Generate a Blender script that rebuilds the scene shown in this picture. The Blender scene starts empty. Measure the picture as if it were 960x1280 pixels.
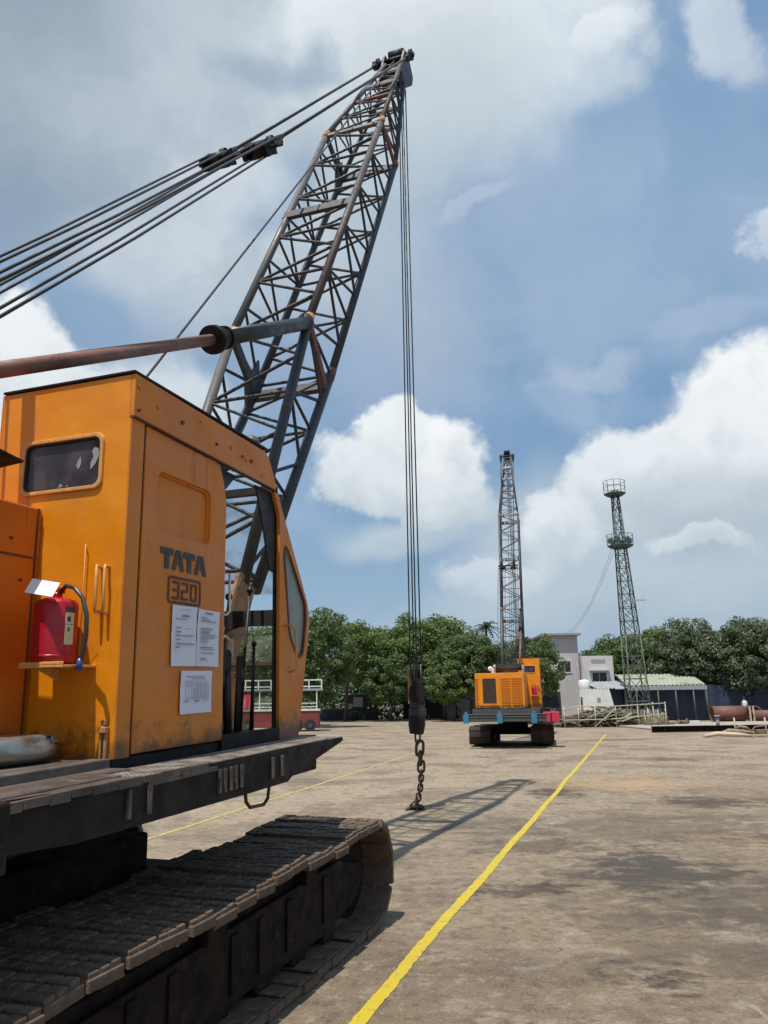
import bpy, bmesh, math, random
from mathutils import Vector, Matrix, noise as mn
random.seed(7)
R = math.radians
sc = bpy.context.scene
COL = sc.collection
PI = math.pi

# ------------------------------------------------------------------ materials
MATS = {}
def new_mat(name):
    m = bpy.data.materials.new(name); m.use_nodes = True
    nt = m.node_tree; nt.nodes.clear()
    out = nt.nodes.new('ShaderNodeOutputMaterial'); b = nt.nodes.new('ShaderNodeBsdfPrincipled')
    nt.links.new(b.outputs[0], out.inputs[0])
    MATS[name] = m
    return m, nt, b, out
def N(nt, t, **kw):
    n = nt.nodes.new(t)
    for k, v in kw.items():
        setattr(n, k, v)
    return n
def tex(nt, scale, detail=4, rough=.55, vec=None, stretch=None, dist=0):
    tc = N(nt, 'ShaderNodeTexCoord'); src = tc.outputs['Object'] if vec is None else vec
    if stretch:
        mp = N(nt, 'ShaderNodeMapping'); mp.inputs['Scale'].default_value = stretch
        nt.links.new(src, mp.inputs[0]); src = mp.outputs[0]
    n = N(nt, 'ShaderNodeTexNoise'); n.inputs['Scale'].default_value = scale
    n.inputs['Detail'].default_value = detail; n.inputs['Roughness'].default_value = rough
    n.inputs['Distortion'].default_value = dist
    nt.links.new(src, n.inputs['Vector'])
    return n.outputs[0]
def ramp(nt, src, a, b, ca=0., cb=1.):
    r = N(nt, 'ShaderNodeMapRange'); r.interpolation_type = 'SMOOTHSTEP'
    r.inputs[1].default_value = a; r.inputs[2].default_value = b
    r.inputs[3].default_value = ca; r.inputs[4].default_value = cb
    nt.links.new(src, r.inputs[0]); return r.outputs[0]
def mixc(nt, fac, a, b):
    m = N(nt, 'ShaderNodeMix', data_type='RGBA')
    for i, s in ((6, a), (7, b)):
        if isinstance(s, tuple): m.inputs[i].default_value = (*s[:3], 1)
        else: nt.links.new(s, m.inputs[i])
    if isinstance(fac, (int, float)): m.inputs[0].default_value = fac
    else: nt.links.new(fac, m.inputs[0])
    return m.outputs[2]
def math_(nt, op, a, b=None, c=None, clamp=False):
    m = N(nt, 'ShaderNodeMath', operation=op); m.use_clamp = clamp
    for i, s in enumerate((a, b, c)):
        if s is None: continue
        if isinstance(s, (int, float)): m.inputs[i].default_value = s
        else: nt.links.new(s, m.inputs[i])
    return m.outputs[0]
def mat(name, base, rough=.6, metal=0., var=None, varamt=.5, vscale=3., dirt=None, dscale=6., dlo=.5, dhi=.65,
        chip=None, cscale=14., clo=.66, chi=.69, bump=.15, bscale=40., stretch=None, cstretch=None, spec=.5, foot=None, dents=0):
    m, nt, b, out = new_mat(name)
    col = tuple(base)
    if var: col = mixc(nt, ramp(nt, tex(nt, vscale, 5, .6, stretch=stretch), .35, .68, 0, varamt), col, tuple(var))
    if dirt: col = mixc(nt, ramp(nt, tex(nt, dscale, 6, .65, stretch=cstretch), dlo, dhi, 0, .85), col, tuple(dirt))
    rr = rough
    if chip:
        f = ramp(nt, tex(nt, cscale, 5, .7), clo, chi)
        col = mixc(nt, f, col, tuple(chip))
    if foot is not None:      # splashed grime along the lower edge, rust runs and rubbed scratches
        tcz = N(nt, 'ShaderNodeTexCoord'); sz_ = N(nt, 'ShaderNodeSeparateXYZ'); nt.links.new(tcz.outputs['Object'], sz_.inputs[0])
        hz = math_(nt, 'ADD', sz_.outputs[2], math_(nt, 'MULTIPLY', math_(nt, 'SUBTRACT', tex(nt, 7, 6, .7), .5), .55))
        col = mixc(nt, ramp(nt, hz, foot - .02, foot + .16, .8, 0), col, (.045, .030, .022))
        run = ramp(nt, tex(nt, 9, 5, .65, stretch=(2.2, 2.2, .10)), .60, .72, 0, .55)
        col = mixc(nt, run, col, (.24, .085, .018))
        scr = ramp(nt, tex(nt, 30, 4, .6, stretch=(.6, .6, 3.0)), .70, .74, 0, .5)
        col = mixc(nt, scr, col, (.75, .42, .16))
        sm = ramp(nt, tex(nt, 2.6, 6, .7, dist=.8), .56, .74, 0, .45)
        col = mixc(nt, sm, col, (.40, .16, .03))
    if isinstance(col, tuple): b.inputs['Base Color'].default_value = (*col, 1)
    else: nt.links.new(col, b.inputs['Base Color'])
    nt.links.new(ramp(nt, tex(nt, vscale * 2.3, 4), .3, .7, max(.05, rough - .1), min(1, rough + .15)), b.inputs['Roughness'])
    b.inputs['Metallic'].default_value = metal
    b.inputs['Specular IOR Level'].default_value = spec
    if bump:
        bp = N(nt, 'ShaderNodeBump'); bp.inputs['Strength'].default_value = bump; bp.inputs['Distance'].default_value = .01
        nt.links.new(tex(nt, bscale, 4, .6), bp.inputs['Height']); nt.links.new(bp.outputs[0], b.inputs['Normal'])
        if dents:
            b2 = N(nt, 'ShaderNodeBump'); b2.inputs['Strength'].default_value = dents; b2.inputs['Distance'].default_value = .05
            nt.links.new(tex(nt, 2.4, 2, .4), b2.inputs['Height']); nt.links.new(b2.outputs[0], bp.inputs['Normal'])
    return m
RUST = (.16, .065, .03)
mat('orange_paint', (.78, .275, .004), .42, foot=1.40, dents=.35, var=(.68, .205, .004), varamt=.7, vscale=2.2, dirt=(.36, .15, .03), dscale=5, dlo=.60, dhi=.82,
    chip=(.07, .03, .02), cscale=9, clo=.755, chi=.775, bump=.25, bscale=9, cstretch=(1, 1, .25))
mat('shaded_orange', (.66, .212, .012), .48, foot=1.40, dents=.4, var=(.57, .160, .012), varamt=.7, vscale=1.8, dirt=(.42, .16, .05), dscale=4, dlo=.58, dhi=.8,
    chip=(.08, .035, .02), cscale=11, clo=.765, chi=.785, bump=.3, bscale=7, cstretch=(1, 1, .3))  # deeper, redder copy of the cab orange; side's shade put into the colour
mat('hood_orange', (.60, .15, .006), .45, foot=1.40, dents=.4, var=(.48, .095, .006), varamt=.8, vscale=2.0, dirt=(.2, .07, .03), dscale=5, dlo=.60, dhi=.8,
    chip=(.06, .03, .02), cscale=7, clo=.70, chi=.73, bump=.25, bscale=10)  # redder, darker orange than the cab's, on engine house and louvres
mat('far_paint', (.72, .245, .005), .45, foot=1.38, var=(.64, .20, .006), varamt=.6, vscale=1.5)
mat('black_steel', (.007, .006, .006), .6, spec=.25, var=(.020, .014, .011), varamt=.8, vscale=4, dirt=(.085, .062, .045), dscale=7, dlo=.58, dhi=.76, bump=.4, bscale=25)
mat('deck_steel', (.055, .043, .036), .6, var=(.15, .115, .088), varamt=.9, vscale=3, dirt=(.20, .165, .13), dscale=6, dlo=.52, dhi=.72, bump=.5, bscale=30, stretch=(.5, 2, 2))
mat('grating_steel', (.36, .31, .26), .6, var=(.09, .07, .055), varamt=.9, vscale=8)
mat('boom_steel', (.026, .029, .035), .5, var=(.038, .034, .032), varamt=.8, vscale=3.5, dirt=(.085, .052, .038), dscale=4, dlo=.60, dhi=.72, bump=.3, bscale=30)
mat('chord_rust', (.048, .041, .038), .6, var=(.105, .066, .052), varamt=.9, vscale=3, dirt=(.14, .135, .13), dscale=5, dlo=.55, dhi=.72, bump=.3, bscale=30)
mat('chord_grey', (.085, .09, .092), .5, var=(.13, .10, .085), varamt=.8, vscale=3, dirt=(.20, .10, .06), dscale=4, dlo=.60, dhi=.72, bump=.3, bscale=30)
mat('rusty_tube', (.15, .062, .042), .6, var=(.26, .12, .08), varamt=.9, vscale=4, dirt=(.33, .27, .23), dscale=6, dlo=.60, dhi=.75, bump=.4, bscale=25, stretch=(.4, 1, 1))
mat('rope_steel', (.030, .032, .037), .6, bump=0)
mat('pad_rust', (.105, .074, .055), .85, spec=.2, var=(.20, .15, .112), varamt=.9, vscale=7, dirt=(.07, .048, .036), dscale=12, dlo=.52, dhi=.66, bump=.6, bscale=45)
mat('pad_far', (.04, .032, .027), .85, spec=.2, var=(.085, .065, .05), varamt=.9, vscale=4)
mat('track_rust', (.007, .005, .005), .8, spec=.2, var=(.026, .014, .010), varamt=.9, vscale=5, dirt=(.07, .045, .032), dscale=9, dlo=.58, dhi=.72, bump=.5, bscale=40)
mat('chain_rust', (.075, .042, .028), .7, metal=.2, var=(.12, .065, .04), vscale=20, bump=.5, bscale=80)
mat('rust_plate', (.17, .075, .045), .7, var=(.14, .055, .035), varamt=.9, vscale=9, dirt=(.38, .2, .10), dscale=11, dlo=.58, dhi=.7, bump=.5)
mat('orange_mark', (.42, .21, .08), .65, var=(.12, .07, .05), vscale=9, dirt=(.08, .05, .04), dscale=16)
mat('extinguisher_red', (.40, .004, .014), .32, var=(.30, .006, .012), vscale=5, dirt=(.16, .03, .02), dscale=9, dlo=.60, dhi=.8, bump=0, spec=.5)
mat('dusty_red', (.20, .035, .03), .6, var=(.14, .04, .035), vscale=2)
mat('pink_red', (.50, .03, .06), .5, var=(.5, .04, .08), vscale=2)
mat('white_paper', (.74, .76, .82), .85, var=(.68, .70, .77), vscale=6, bump=.12, bscale=10)
mat('white_card', (.85, .85, .85), .8, bump=0)
mat('print_ink', (.25, .26, .32), .8, bump=0)
mat('letter_ink', (.040, .045, .05), .55, var=(.08, .07, .06), vscale=20, chip=(.5, .18, .04), cscale=25, clo=.68, chi=.72, bump=0)
mat('frame_ink', (.12, .04, .02), .6, var=(.07, .03, .02), vscale=20, bump=0)
mat('rubber', (.018, .018, .019), .55, bump=.1)
mat('hose_rubber', (.05, .045, .042), .35, bump=.1)
mat('blue_plastic', (.03, .06, .25), .4, bump=0)
mat('label_yellow', (.66, .60, .30), .5, var=(.5, .45, .3), vscale=30, bump=0)
mat('label_dark', (.05, .05, .06), .5, bump=0)
mat('silver_cast', (.40, .39, .35), .36, metal=.8, var=(.22, .21, .18), varamt=.8, vscale=5, bump=.2, bscale=25)
mat('handle_paint', (.68, .36, .10), .5, var=(.45, .16, .03), vscale=25, bump=0)
mat('cream_paint', (.66, .56, .36), .5, bump=0)
mat('lever_steel', (.05, .032, .032), .5, metal=.2, var=(.11, .06, .05), vscale=15)
mat('cabin_dark', (.030, .032, .030), .6, var=(.05, .05, .045), vscale=5)
mat('torn_film', (.30, .30, .31), .6, bump=0)
mat('bracket_blue', (.035, .17, .28), .5, var=(.04, .18, .33), vscale=5)
mat('counter_grey', (.055, .055, .055), .65, var=(.09, .085, .08), vscale=3)
mat('grille_dark', (.07, .045, .03), .7, bump=.3, bscale=80)
mat('white_enamel', (.72, .72, .70), .35, var=(.6, .6, .57), vscale=3)
mat('knob_green', (.02, .03, .025), .3, bump=0)
mat('tower_steel', (.055, .085, .08), .55, metal=.2, var=(.11, .13, .12), vscale=1.2, bump=0)
mat('tower_base', (.085, .105, .085), .6, var=(.13, .14, .115), vscale=2, bump=0)
mat('plaster', (.50, .47, .47), .85, var=(.42, .39, .39), varamt=.8, vscale=.35, dirt=(.30, .28, .27), dscale=.8, dlo=.58, dhi=.78, bump=.2, bscale=8)
mat('plaster_light', (.56, .53, .53), .85, var=(.50, .47, .47), varamt=.8, vscale=.5, dirt=(.36, .33, .32), dscale=.9, dlo=.6, dhi=.8, bump=.2, bscale=8)
mat('whitewash', (.72, .73, .70), .85, var=(.62, .62, .58), varamt=.8, vscale=.8, dirt=(.42, .40, .36), dscale=1.4, dlo=.60, dhi=.8, bump=.15, bscale=10)
mat('trim_grey', (.30, .29, .29), .8, var=(.24, .23, .23), vscale=1)
mat('window_dark', (.02, .022, .025), .2, bump=0)
mat('sheet_grey', (.30, .33, .35), .6, var=(.23, .25, .26), vscale=.8, dirt=(.22, .15, .11), dscale=1.2, dlo=.6, dhi=.75)
mat('sheet_green', (.30, .33, .25), .8, var=(.22, .25, .19), vscale=.6, dirt=(.14, .13, .09), dscale=.9, dlo=.55, dhi=.62)
mat('tarp_blue', (.017, .028, .055), .7, var=(.03, .045, .085), varamt=.8, vscale=.5, stretch=(2, 2, .3), bump=.4, bscale=2)
mat('shed_dark', (.022, .028, .040), .7, var=(.04, .045, .055), vscale=.6)
mat('pipe_rust', (.14, .065, .05), .7, var=(.2, .085, .06), varamt=.8, vscale=1.2, dirt=(.10, .05, .05), dscale=2)
mat('timber', (.30, .24, .17), .85, var=(.20, .15, .11), varamt=.9, vscale=4, dirt=(.12, .09, .07), dscale=6, bump=.5, bscale=20, stretch=(.3, 2, 2))
mat('timber_pale', (.55, .45, .30), .85, var=(.42, .33, .22), vscale=4, bump=.3)
mat('bamboo_pale', (.42, .42, .26), .7, var=(.34, .32, .2), vscale=5, bump=0)
mat('scrap_brown', (.14, .10, .07), .85, var=(.24, .18, .12), varamt=.9, vscale=2.2, dirt=(.05, .04, .03), dscale=3, dlo=.5, dhi=.62, bump=.4)
mat('scrap_pale', (.34, .32, .26), .85, var=(.22, .2, .16), vscale=2.2, bump=.2)
mat('concrete_slab', (.36, .32, .27), .9, var=(.26, .23, .19), vscale=.8, bump=.3)
mat('bark', (.085, .065, .045), .9, var=(.13, .10, .075), vscale=3, bump=.5, bscale=12)
mat('skin', (.22, .11, .07), .6, bump=0)
mat('shirt', (.55, .55, .58), .8, bump=0)
mat('trousers', (.04, .045, .07), .8, bump=0)
mat('hair_black', (.015, .012, .012), .6, bump=0)

def glass_mat(name, tint, trans, rough=.1, film=None, flo=.45, fhi=.62, fs=5):
    m, nt, b, out = new_mat(name)
    b.inputs['Base Color'].default_value = (*tint, 1); b.inputs['Roughness'].default_value = rough
    tr = N(nt, 'ShaderNodeBsdfTransparent'); mx = N(nt, 'ShaderNodeMixShader')
    nt.links.new(tr.outputs[0], mx.inputs[1]); nt.links.new(b.outputs[0], mx.inputs[2])
    f = ramp(nt, tex(nt, fs, 5), flo, fhi, 1 - trans, min(1, 1 - trans + .22))
    nt.links.new(f, mx.inputs[0]); nt.links.new(mx.outputs[0], out.inputs[0])
    return m
glass_mat('dusty_glass', (.34, .38, .33), .80)
glass_mat('door_glass', (.26, .28, .24), .12, .4)
m_, nt_, b_, o_ = new_mat('tinted_glass')
nt_.links.new(mixc(nt_, ramp(nt_, tex(nt_, 6, 5), .4, .7), (.035, .026, .03), (.075, .062, .066)), b_.inputs['Base Color'])
nt_.links.new(ramp(nt_, tex(nt_, 9, 5), .35, .65, .18, .45), b_.inputs['Roughness'])

def leaf_mat(name, c1, c2, c3):
    m, nt, b, out = new_mat(name)
    t = tex(nt, 1.1, 3); t2 = tex(nt, 9, 2)
    c = mixc(nt, ramp(nt, t, .38, .62), c1, c2)
    c = mixc(nt, ramp(nt, t2, .50, .72), c, c3)
    nt.links.new(c, b.inputs['Base Color']); b.inputs['Roughness'].default_value = .5
    b.inputs['Specular IOR Level'].default_value = .35
    tl = N(nt, 'ShaderNodeBsdfTranslucent'); nt.links.new(c, tl.inputs[0])
    mx = N(nt, 'ShaderNodeMixShader'); mx.inputs[0].default_value = .35
    nt.links.new(b.outputs[0], mx.inputs[1]); nt.links.new(tl.outputs[0], mx.inputs[2]); nt.links.new(mx.outputs[0], out.inputs[0])
leaf_mat('leaves_green', (.105, .165, .045), (.150, .215, .060), (.21, .27, .11))
leaf_mat('leaves_dark', (.080, .130, .042), (.115, .170, .055), (.17, .22, .10))
leaf_mat('leaves_grey', (.095, .130, .060), (.135, .170, .088), (.23, .24, .17))
leaf_mat('leaves_palm', (.05, .07, .035), (.08, .09, .05), (.12, .12, .08))

# ground: dusty, stained concrete
def ground_mat():
    m, nt, b, out = new_mat('yard_concrete')
    tc = N(nt, 'ShaderNodeTexCoord'); V = tc.outputs['Object']
    big = tex(nt, .11, 4, .55, V); med = tex(nt, .55, 7, .66, V, None, .4)
    st = tex(nt, 1.0, 8, .70, V, (.9, 1.1, 1), .8); fine = tex(nt, 8, 7, .75, V); grit = tex(nt, 60, 3, .7, V)
    patch = tex(nt, 2.2, 8, .74, V, (.9, 1.15, 1), .5); p2 = tex(nt, 4.5, 8, .76, V, (1, 1, 1), .4)
    c = mixc(nt, ramp(nt, big, .38, .62), (.140, .104, .068), (.215, .165, .110))
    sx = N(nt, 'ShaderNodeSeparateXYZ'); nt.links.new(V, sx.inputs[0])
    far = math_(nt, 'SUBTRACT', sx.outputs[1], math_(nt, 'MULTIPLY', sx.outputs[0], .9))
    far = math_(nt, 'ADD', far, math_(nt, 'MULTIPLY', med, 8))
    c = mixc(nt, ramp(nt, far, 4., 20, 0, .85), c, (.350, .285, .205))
    c = mixc(nt, ramp(nt, med, .46, .60, 0, .55), c, (.098, .076, .054))
    c = mixc(nt, ramp(nt, st, .53, .66, 0, .60), c, (.095, .074, .056))
    c = mixc(nt, ramp(nt, patch, .52, .62, 0, .45), c, (.31, .265, .212))
    c = mixc(nt, ramp(nt, p2, .54, .61, 0, .48), c, (.085, .066, .052))
    c = mixc(nt, ramp(nt, p2, .45, .39, 0, .55), c, (.30, .26, .21))
    c = mixc(nt, ramp(nt, tex(nt, .34, 3, .5, V, None, .3), .56, .72, 0, .35), c, (.30, .21, .115))
    c = mixc(nt, ramp(nt, fine, .50, .62, 0, .65), c, (.095, .075, .058))
    c = mixc(nt, ramp(nt, fine, .42, .34, 0, .55), c, (.34, .30, .25))
    c = mixc(nt, ramp(nt, grit, .56, .64, 0, .45), c, (.38, .34, .29))
    # cracks
    vo = N(nt, 'ShaderNodeTexVoronoi', feature='DISTANCE_TO_EDGE'); vo.inputs['Scale'].default_value = .33
    wv = N(nt, 'ShaderNodeVectorMath', operation='ADD'); nz = N(nt, 'ShaderNodeTexNoise'); nz.inputs['Scale'].default_value = 1.7; nz.inputs['Detail'].default_value = 6
    nt.links.new(V, nz.inputs[0]); nt.links.new(V, wv.inputs[0]); nt.links.new(nz.outputs[1], wv.inputs[1]); nt.links.new(wv.outputs[0], vo.inputs['Vector'])
    ck = math_(nt, 'MULTIPLY', ramp(nt, vo.outputs[0], .002, .008, 1, 0), ramp(nt, tex(nt, .5, 3, .5, V), .48, .6, 0, .55))
    c = mixc(nt, ck, c, (.36, .33, .29))
    # oil spots with their own places
    def spot(x, y, rx, ry, amt, col):
        nonlocal c
        n = N(nt, 'ShaderNodeVectorMath', operation='SUBTRACT'); n.inputs[1].default_value = (x, y, 0)
        nt.links.new(V, n.inputs[0])
        w = N(nt, 'ShaderNodeVectorMath', operation='MULTIPLY'); w.inputs[1].default_value = (1 / rx, 1 / ry, 0); nt.links.new(n.outputs[0], w.inputs[0])
        l = N(nt, 'ShaderNodeVectorMath', operation='LENGTH'); nt.links.new(w.outputs[0], l.inputs[0])
        d = math_(nt, 'ADD', l.outputs['Value'], math_(nt, 'MULTIPLY', math_(nt, 'SUBTRACT', math_(nt, 'ADD', patch, math_(nt, 'MULTIPLY', p2, .8)), .9), 4.2))
        c = mixc(nt, ramp(nt, d, .30, 1.25, min(1, amt * 1.25), 0), c, tuple(q * .72 for q in col) if col[0] < .2 else col)
    spot(3.05, 14.6, .55, .9, .75, (.10, .075, .058)); spot(5.2, 12.9, 1.0, .7, .72, (.10, .078, .055))
    spot(2.6, 8.0, .8, 1.1, .7, (.07, .062, .055)); spot(1.7, 9.3, .9, .5, .5, (.09, .075, .06))
    spot(7.9, 22, 1.1, .8, .6, (.11, .085, .06)); spot(2.8, 6.3, 1.4, .35, .4, (.08, .07, .06))
    spot(1.6, 5.0, .3, .28, .7, (.06, .05, .04)); spot(-2.2, 17, 1.8, .8, .4, (.15, .12, .09)); spot(5.2, 9.5, 1.5, .5, .4, (.09, .075, .06))
    spot(3.4, 10.6, 1.9, 1.3, .42, (.10, .085, .07)); spot(3.2, 7.0, 2.2, 1.0, .40, (.10, .085, .07)); spot(1.4, 11.0, .8, .9, .35, (.12, .10, .08)); spot(2.6, 5.3, 1.3, .5, .38, (.10, .085, .07))
    spot(1.2, 7.2, .5, .25, .6, (.07, .055, .045)); spot(9.3, 33, 1.6, .9, .5, (.11, .085, .06)); spot(4.8, 15.9, 1.4, 1.1, .55, (.37, .26, .14))
    mm = N(nt, 'ShaderNodeMix', data_type='RGBA', blend_type='MULTIPLY'); mm.inputs[0].default_value = 1; nt.links.new(c, mm.inputs[6]); mm.inputs[7].default_value = (.98, .950, .915, 1); c = mm.outputs[2]
    nt.links.new(c, b.inputs['Base Color']); nt.links.new(ramp(nt, st, .5, .72, .92, .7), b.inputs['Roughness'])
    b.inputs['Specular IOR Level'].default_value = .3
    bp = N(nt, 'ShaderNodeBump'); bp.inputs['Strength'].default_value = .35; bp.inputs['Distance'].default_value = .02
    nt.links.new(math_(nt, 'ADD', fine, math_(nt, 'MULTIPLY', grit, .5)), bp.inputs['Height']); nt.links.new(bp.outputs[0], b.inputs['Normal'])
    return m
ground_mat()
def line_mat(name, wear_lo, wear_hi, col=(.60, .47, .025)):
    m, nt, b, out = new_mat(name)
    c = mixc(nt, ramp(nt, tex(nt, 4, 5), .4, .7, 0, .6), col, (.42, .34, .05))
    c = mixc(nt, ramp(nt, tex(nt, 16, 8, .8), wear_lo, wear_hi), c, (.20, .160, .12)); c = mixc(nt, ramp(nt, tex(nt, 3, 5, .7), .55, .75, 0, .45), c, (.28, .22, .07))
    nt.links.new(c, b.inputs['Base Color']); b.inputs['Roughness'].default_value = .75
line_mat('line_yellow', .56, .64, (.50, .375, .018))
line_mat('line_faded', .44, .60, (.50, .42, .10))

# ------------------------------------------------------------------ mesh builder
class MB:
    def __init__(s, off=(0, 0, 0)):
        s.bm = bmesh.new(); s.off = Vector(off)
    def v(s, p): return s.bm.verts.new(Vector(p) + s.off)
    def box(s, x0, x1, y0, y1, z0, z1, M=None):
        P = [Vector((x, y, z)) for z in (z0, z1) for y in (y0, y1) for x in (x0, x1)]
        if M is not None: P = [M @ p for p in P]
        v = [s.v(p) for p in P]
        for f in ((0, 2, 3, 1), (4, 5, 7, 6), (0, 1, 5, 4), (2, 6, 7, 3), (0, 4, 6, 2), (1, 3, 7, 5)):
            s.bm.faces.new([v[i] for i in f])
        return s
    def bar(s, a, b, w, h, up=(0, 0, 1)):            # rectangular bar from a to b
        a, b = Vector(a), Vector(b); d = b - a; L = d.length; d.normalize()
        u = Vector(up); x = d.cross(u)
        if x.length < 1e-4: x = d.cross(Vector((1, 0, 0)))
        x.normalize(); u = x.cross(d)
        M = Matrix((x, d, u)).transposed().to_4x4(); M.translation = a
        return s.box(-w / 2, w / 2, 0, L, -h / 2, h / 2, M)
    def tube(s, pts, r, n=8, cap=True, smooth=True):
        pts = [Vector(p) for p in pts]; rs = r if isinstance(r, (list, tuple)) else [r] * len(pts)
        rings = []; prevx = None
        for i, p in enumerate(pts):
            d = (pts[min(i + 1, len(pts) - 1)] - pts[max(i - 1, 0)]).normalized()
            if prevx is None:
                x = d.cross(Vector((0, 0, 1)))
                if x.length < 1e-3: x = d.cross(Vector((1, 0, 0)))
            else: x = prevx - d * prevx.dot(d)
            x.normalize(); prevx = x; y = d.cross(x)
            rings.append([s.v(p + (x * math.cos(2 * PI * k / n) + y * math.sin(2 * PI * k / n)) * rs[i]) for k in range(n)])
        for a, b in zip(rings, rings[1:]):
            for k in range(n):
                f = s.bm.faces.new((a[k], a[(k + 1) % n], b[(k + 1) % n], b[k])); f.smooth = smooth
        if cap:
            s.bm.faces.new(rings[0][::-1]); s.bm.faces.new(rings[-1])
        return s
    def torus(s, c, ax, R_, r, n=20, m=8, squash=None):
        c = Vector(c); ax = Vector(ax).normalized(); x = ax.orthogonal().normalized(); y = ax.cross(x)
        rings = []
        for i in range(n):
            a = 2 * PI * i / n; d = x * math.cos(a) + y * math.sin(a); cc = c + d * R_
            rings.append([s.v(cc + d * r * math.cos(2 * PI * k / m) + ax * r * math.sin(2 * PI * k / m)) for k in range(m)])
        for i in range(n):
            a, b = rings[i], rings[(i + 1) % n]
            for k in range(m):
                f = s.bm.faces.new((a[k], b[k], b[(k + 1) % m], a[(k + 1) % m])); f.smooth = True
        return s
    def loop_tube(s, pts, r, m=8):
        pts = [Vector(p) for p in pts]; n = len(pts); rings = []
        cen = sum(pts, Vector()) / n
        nrm = (pts[0] - cen).cross(pts[n // 4] - cen).normalized()
        for i, p in enumerate(pts):
            d = (pts[(i + 1) % n] - pts[i - 1]).normalized(); x = d.cross(nrm).normalized(); y = nrm
            rings.append([s.v(p + (x * math.cos(2 * PI * k / m) + y * math.sin(2 * PI * k / m)) * r) for k in range(m)])
        for i in range(n):
            a, b = rings[i], rings[(i + 1) % n]
            for k in range(m):
                f = s.bm.faces.new((a[k], b[k], b[(k + 1) % m], a[(k + 1) % m])); f.smooth = True
        return s
    def disc(s, c, ax, r, t, n=20):
        c = Vector(c); a = Vector(ax).normalized()
        return s.tube([c - a * t / 2, c + a * t / 2], r, n)
    def ball(s, c, r, sc_=(1, 1, 1), n=14, m=10):
        c = Vector(c); rows = []
        top = s.v(c + Vector((0, 0, r * sc_[2]))); bot = s.v(c - Vector((0, 0, r * sc_[2])))
        for i in range(1, m):
            a = PI * i / m
            rows.append([s.v(c + Vector((r * sc_[0] * math.sin(a) * math.cos(2 * PI * k / n), r * sc_[1] * math.sin(a) * math.sin(2 * PI * k / n), r * sc_[2] * math.cos(a)))) for k in range(n)])
        fs = []
        for k in range(n):
            fs.append(s.bm.faces.new((top, rows[0][k], rows[0][(k + 1) % n]))); fs.append(s.bm.faces.new((bot, rows[-1][(k + 1) % n], rows[-1][k])))
        for a, b in zip(rows, rows[1:]):
            for k in range(n): fs.append(s.bm.faces.new((a[k], b[k], b[(k + 1) % n], a[(k + 1) % n])))
        for f in fs: f.smooth = True
        return s
    def plate(s, outer, holes, fn, thick):            # 2D outline with holes -> sheet; fn maps (a,b)->3D, thick = 3D vector
        es = []; allv = []
        for lp in [outer] + list(holes):
            vs = [s.v(fn(a, b)) for a, b in lp]; allv += vs
            for i in range(len(vs)): es.append(s.bm.edges.new((vs[i], vs[(i + 1) % len(vs)])))
        r = bmesh.ops.triangle_fill(s.bm, edges=es, use_beauty=True)
        fs = [g for g in r['geom'] if isinstance(g, bmesh.types.BMFace)]
        e = bmesh.ops.extrude_face_region(s.bm, geom=fs)
        nv = [g for g in e['geom'] if isinstance(g, bmesh.types.BMVert)]
        bmesh.ops.translate(s.bm, verts=nv, vec=Vector(thick))
        return s
    def build(s, name, m, parent=None, bevel=0, norm=True):
        if norm: bmesh.ops.recalc_face_normals(s.bm, faces=s.bm.faces)
        me = bpy.data.meshes.new(name); s.bm.to_mesh(me); s.bm.free()
        me.materials.append(MATS[m]); o = bpy.data.objects.new(name, me); COL.objects.link(o)
        if parent: o.parent = parent
        if bevel:
            b = o.modifiers.new('bevel', 'BEVEL'); b.width = bevel; b.segments = 2; b.limit_method = 'ANGLE'; b.angle_limit = R(40)
        return o
def rr(a0, a1, b0, b1, r, n=4):                        # rounded rectangle
    out = []
    for cx, cy, st in ((a1 - r, b1 - r, 0), (a0 + r, b1 - r, 90), (a0 + r, b0 + r, 180), (a1 - r, b0 + r, 270)):
        for k in range(n + 1):
            t = R(st + 90 * k / n); out.append((cx + r * math.cos(t), cy + r * math.sin(t)))
    return out
def roundpoly(pts, r, n=4):
    out = []; L = len(pts)
    for i, p in enumerate(pts):
        p = Vector(p); a = Vector(pts[i - 1]); b = Vector(pts[(i + 1) % L])
        da = (a - p); db = (b - p); ra = min(r, da.length * .45); rb = min(r, db.length * .45)
        A = p + da.normalized() * ra; B = p + db.normalized() * rb
        for k in range(n + 1):
            t = k / n; q = A * (1 - t) ** 2 + p * 2 * t * (1 - t) + B * t * t; out.append((q.x, q.y))
    return out
def tag(o, label=None, cat=None, group=None, kind=None):
    if label: o['label'] = label
    if cat: o['category'] = cat
    if group: o['group'] = group
    if kind: o['kind'] = kind
    return o
def empty(name, loc=(0, 0, 0), rz=0):
    e = bpy.data.objects.new(name, None); COL.objects.link(e); e.location = loc; e.rotation_euler = (0, 0, rz); e.empty_display_size = .3
    return e
def kids(o): return [c for c in bpy.data.objects if c.parent == o]
def copy_tree(o, parent=None, skip=()):
    c = o.copy(); COL.objects.link(c); c.parent = parent
    for ch in kids(o):
        if ch.name.split('.')[0] not in skip: copy_tree(ch, c, skip)
    return c

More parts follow.
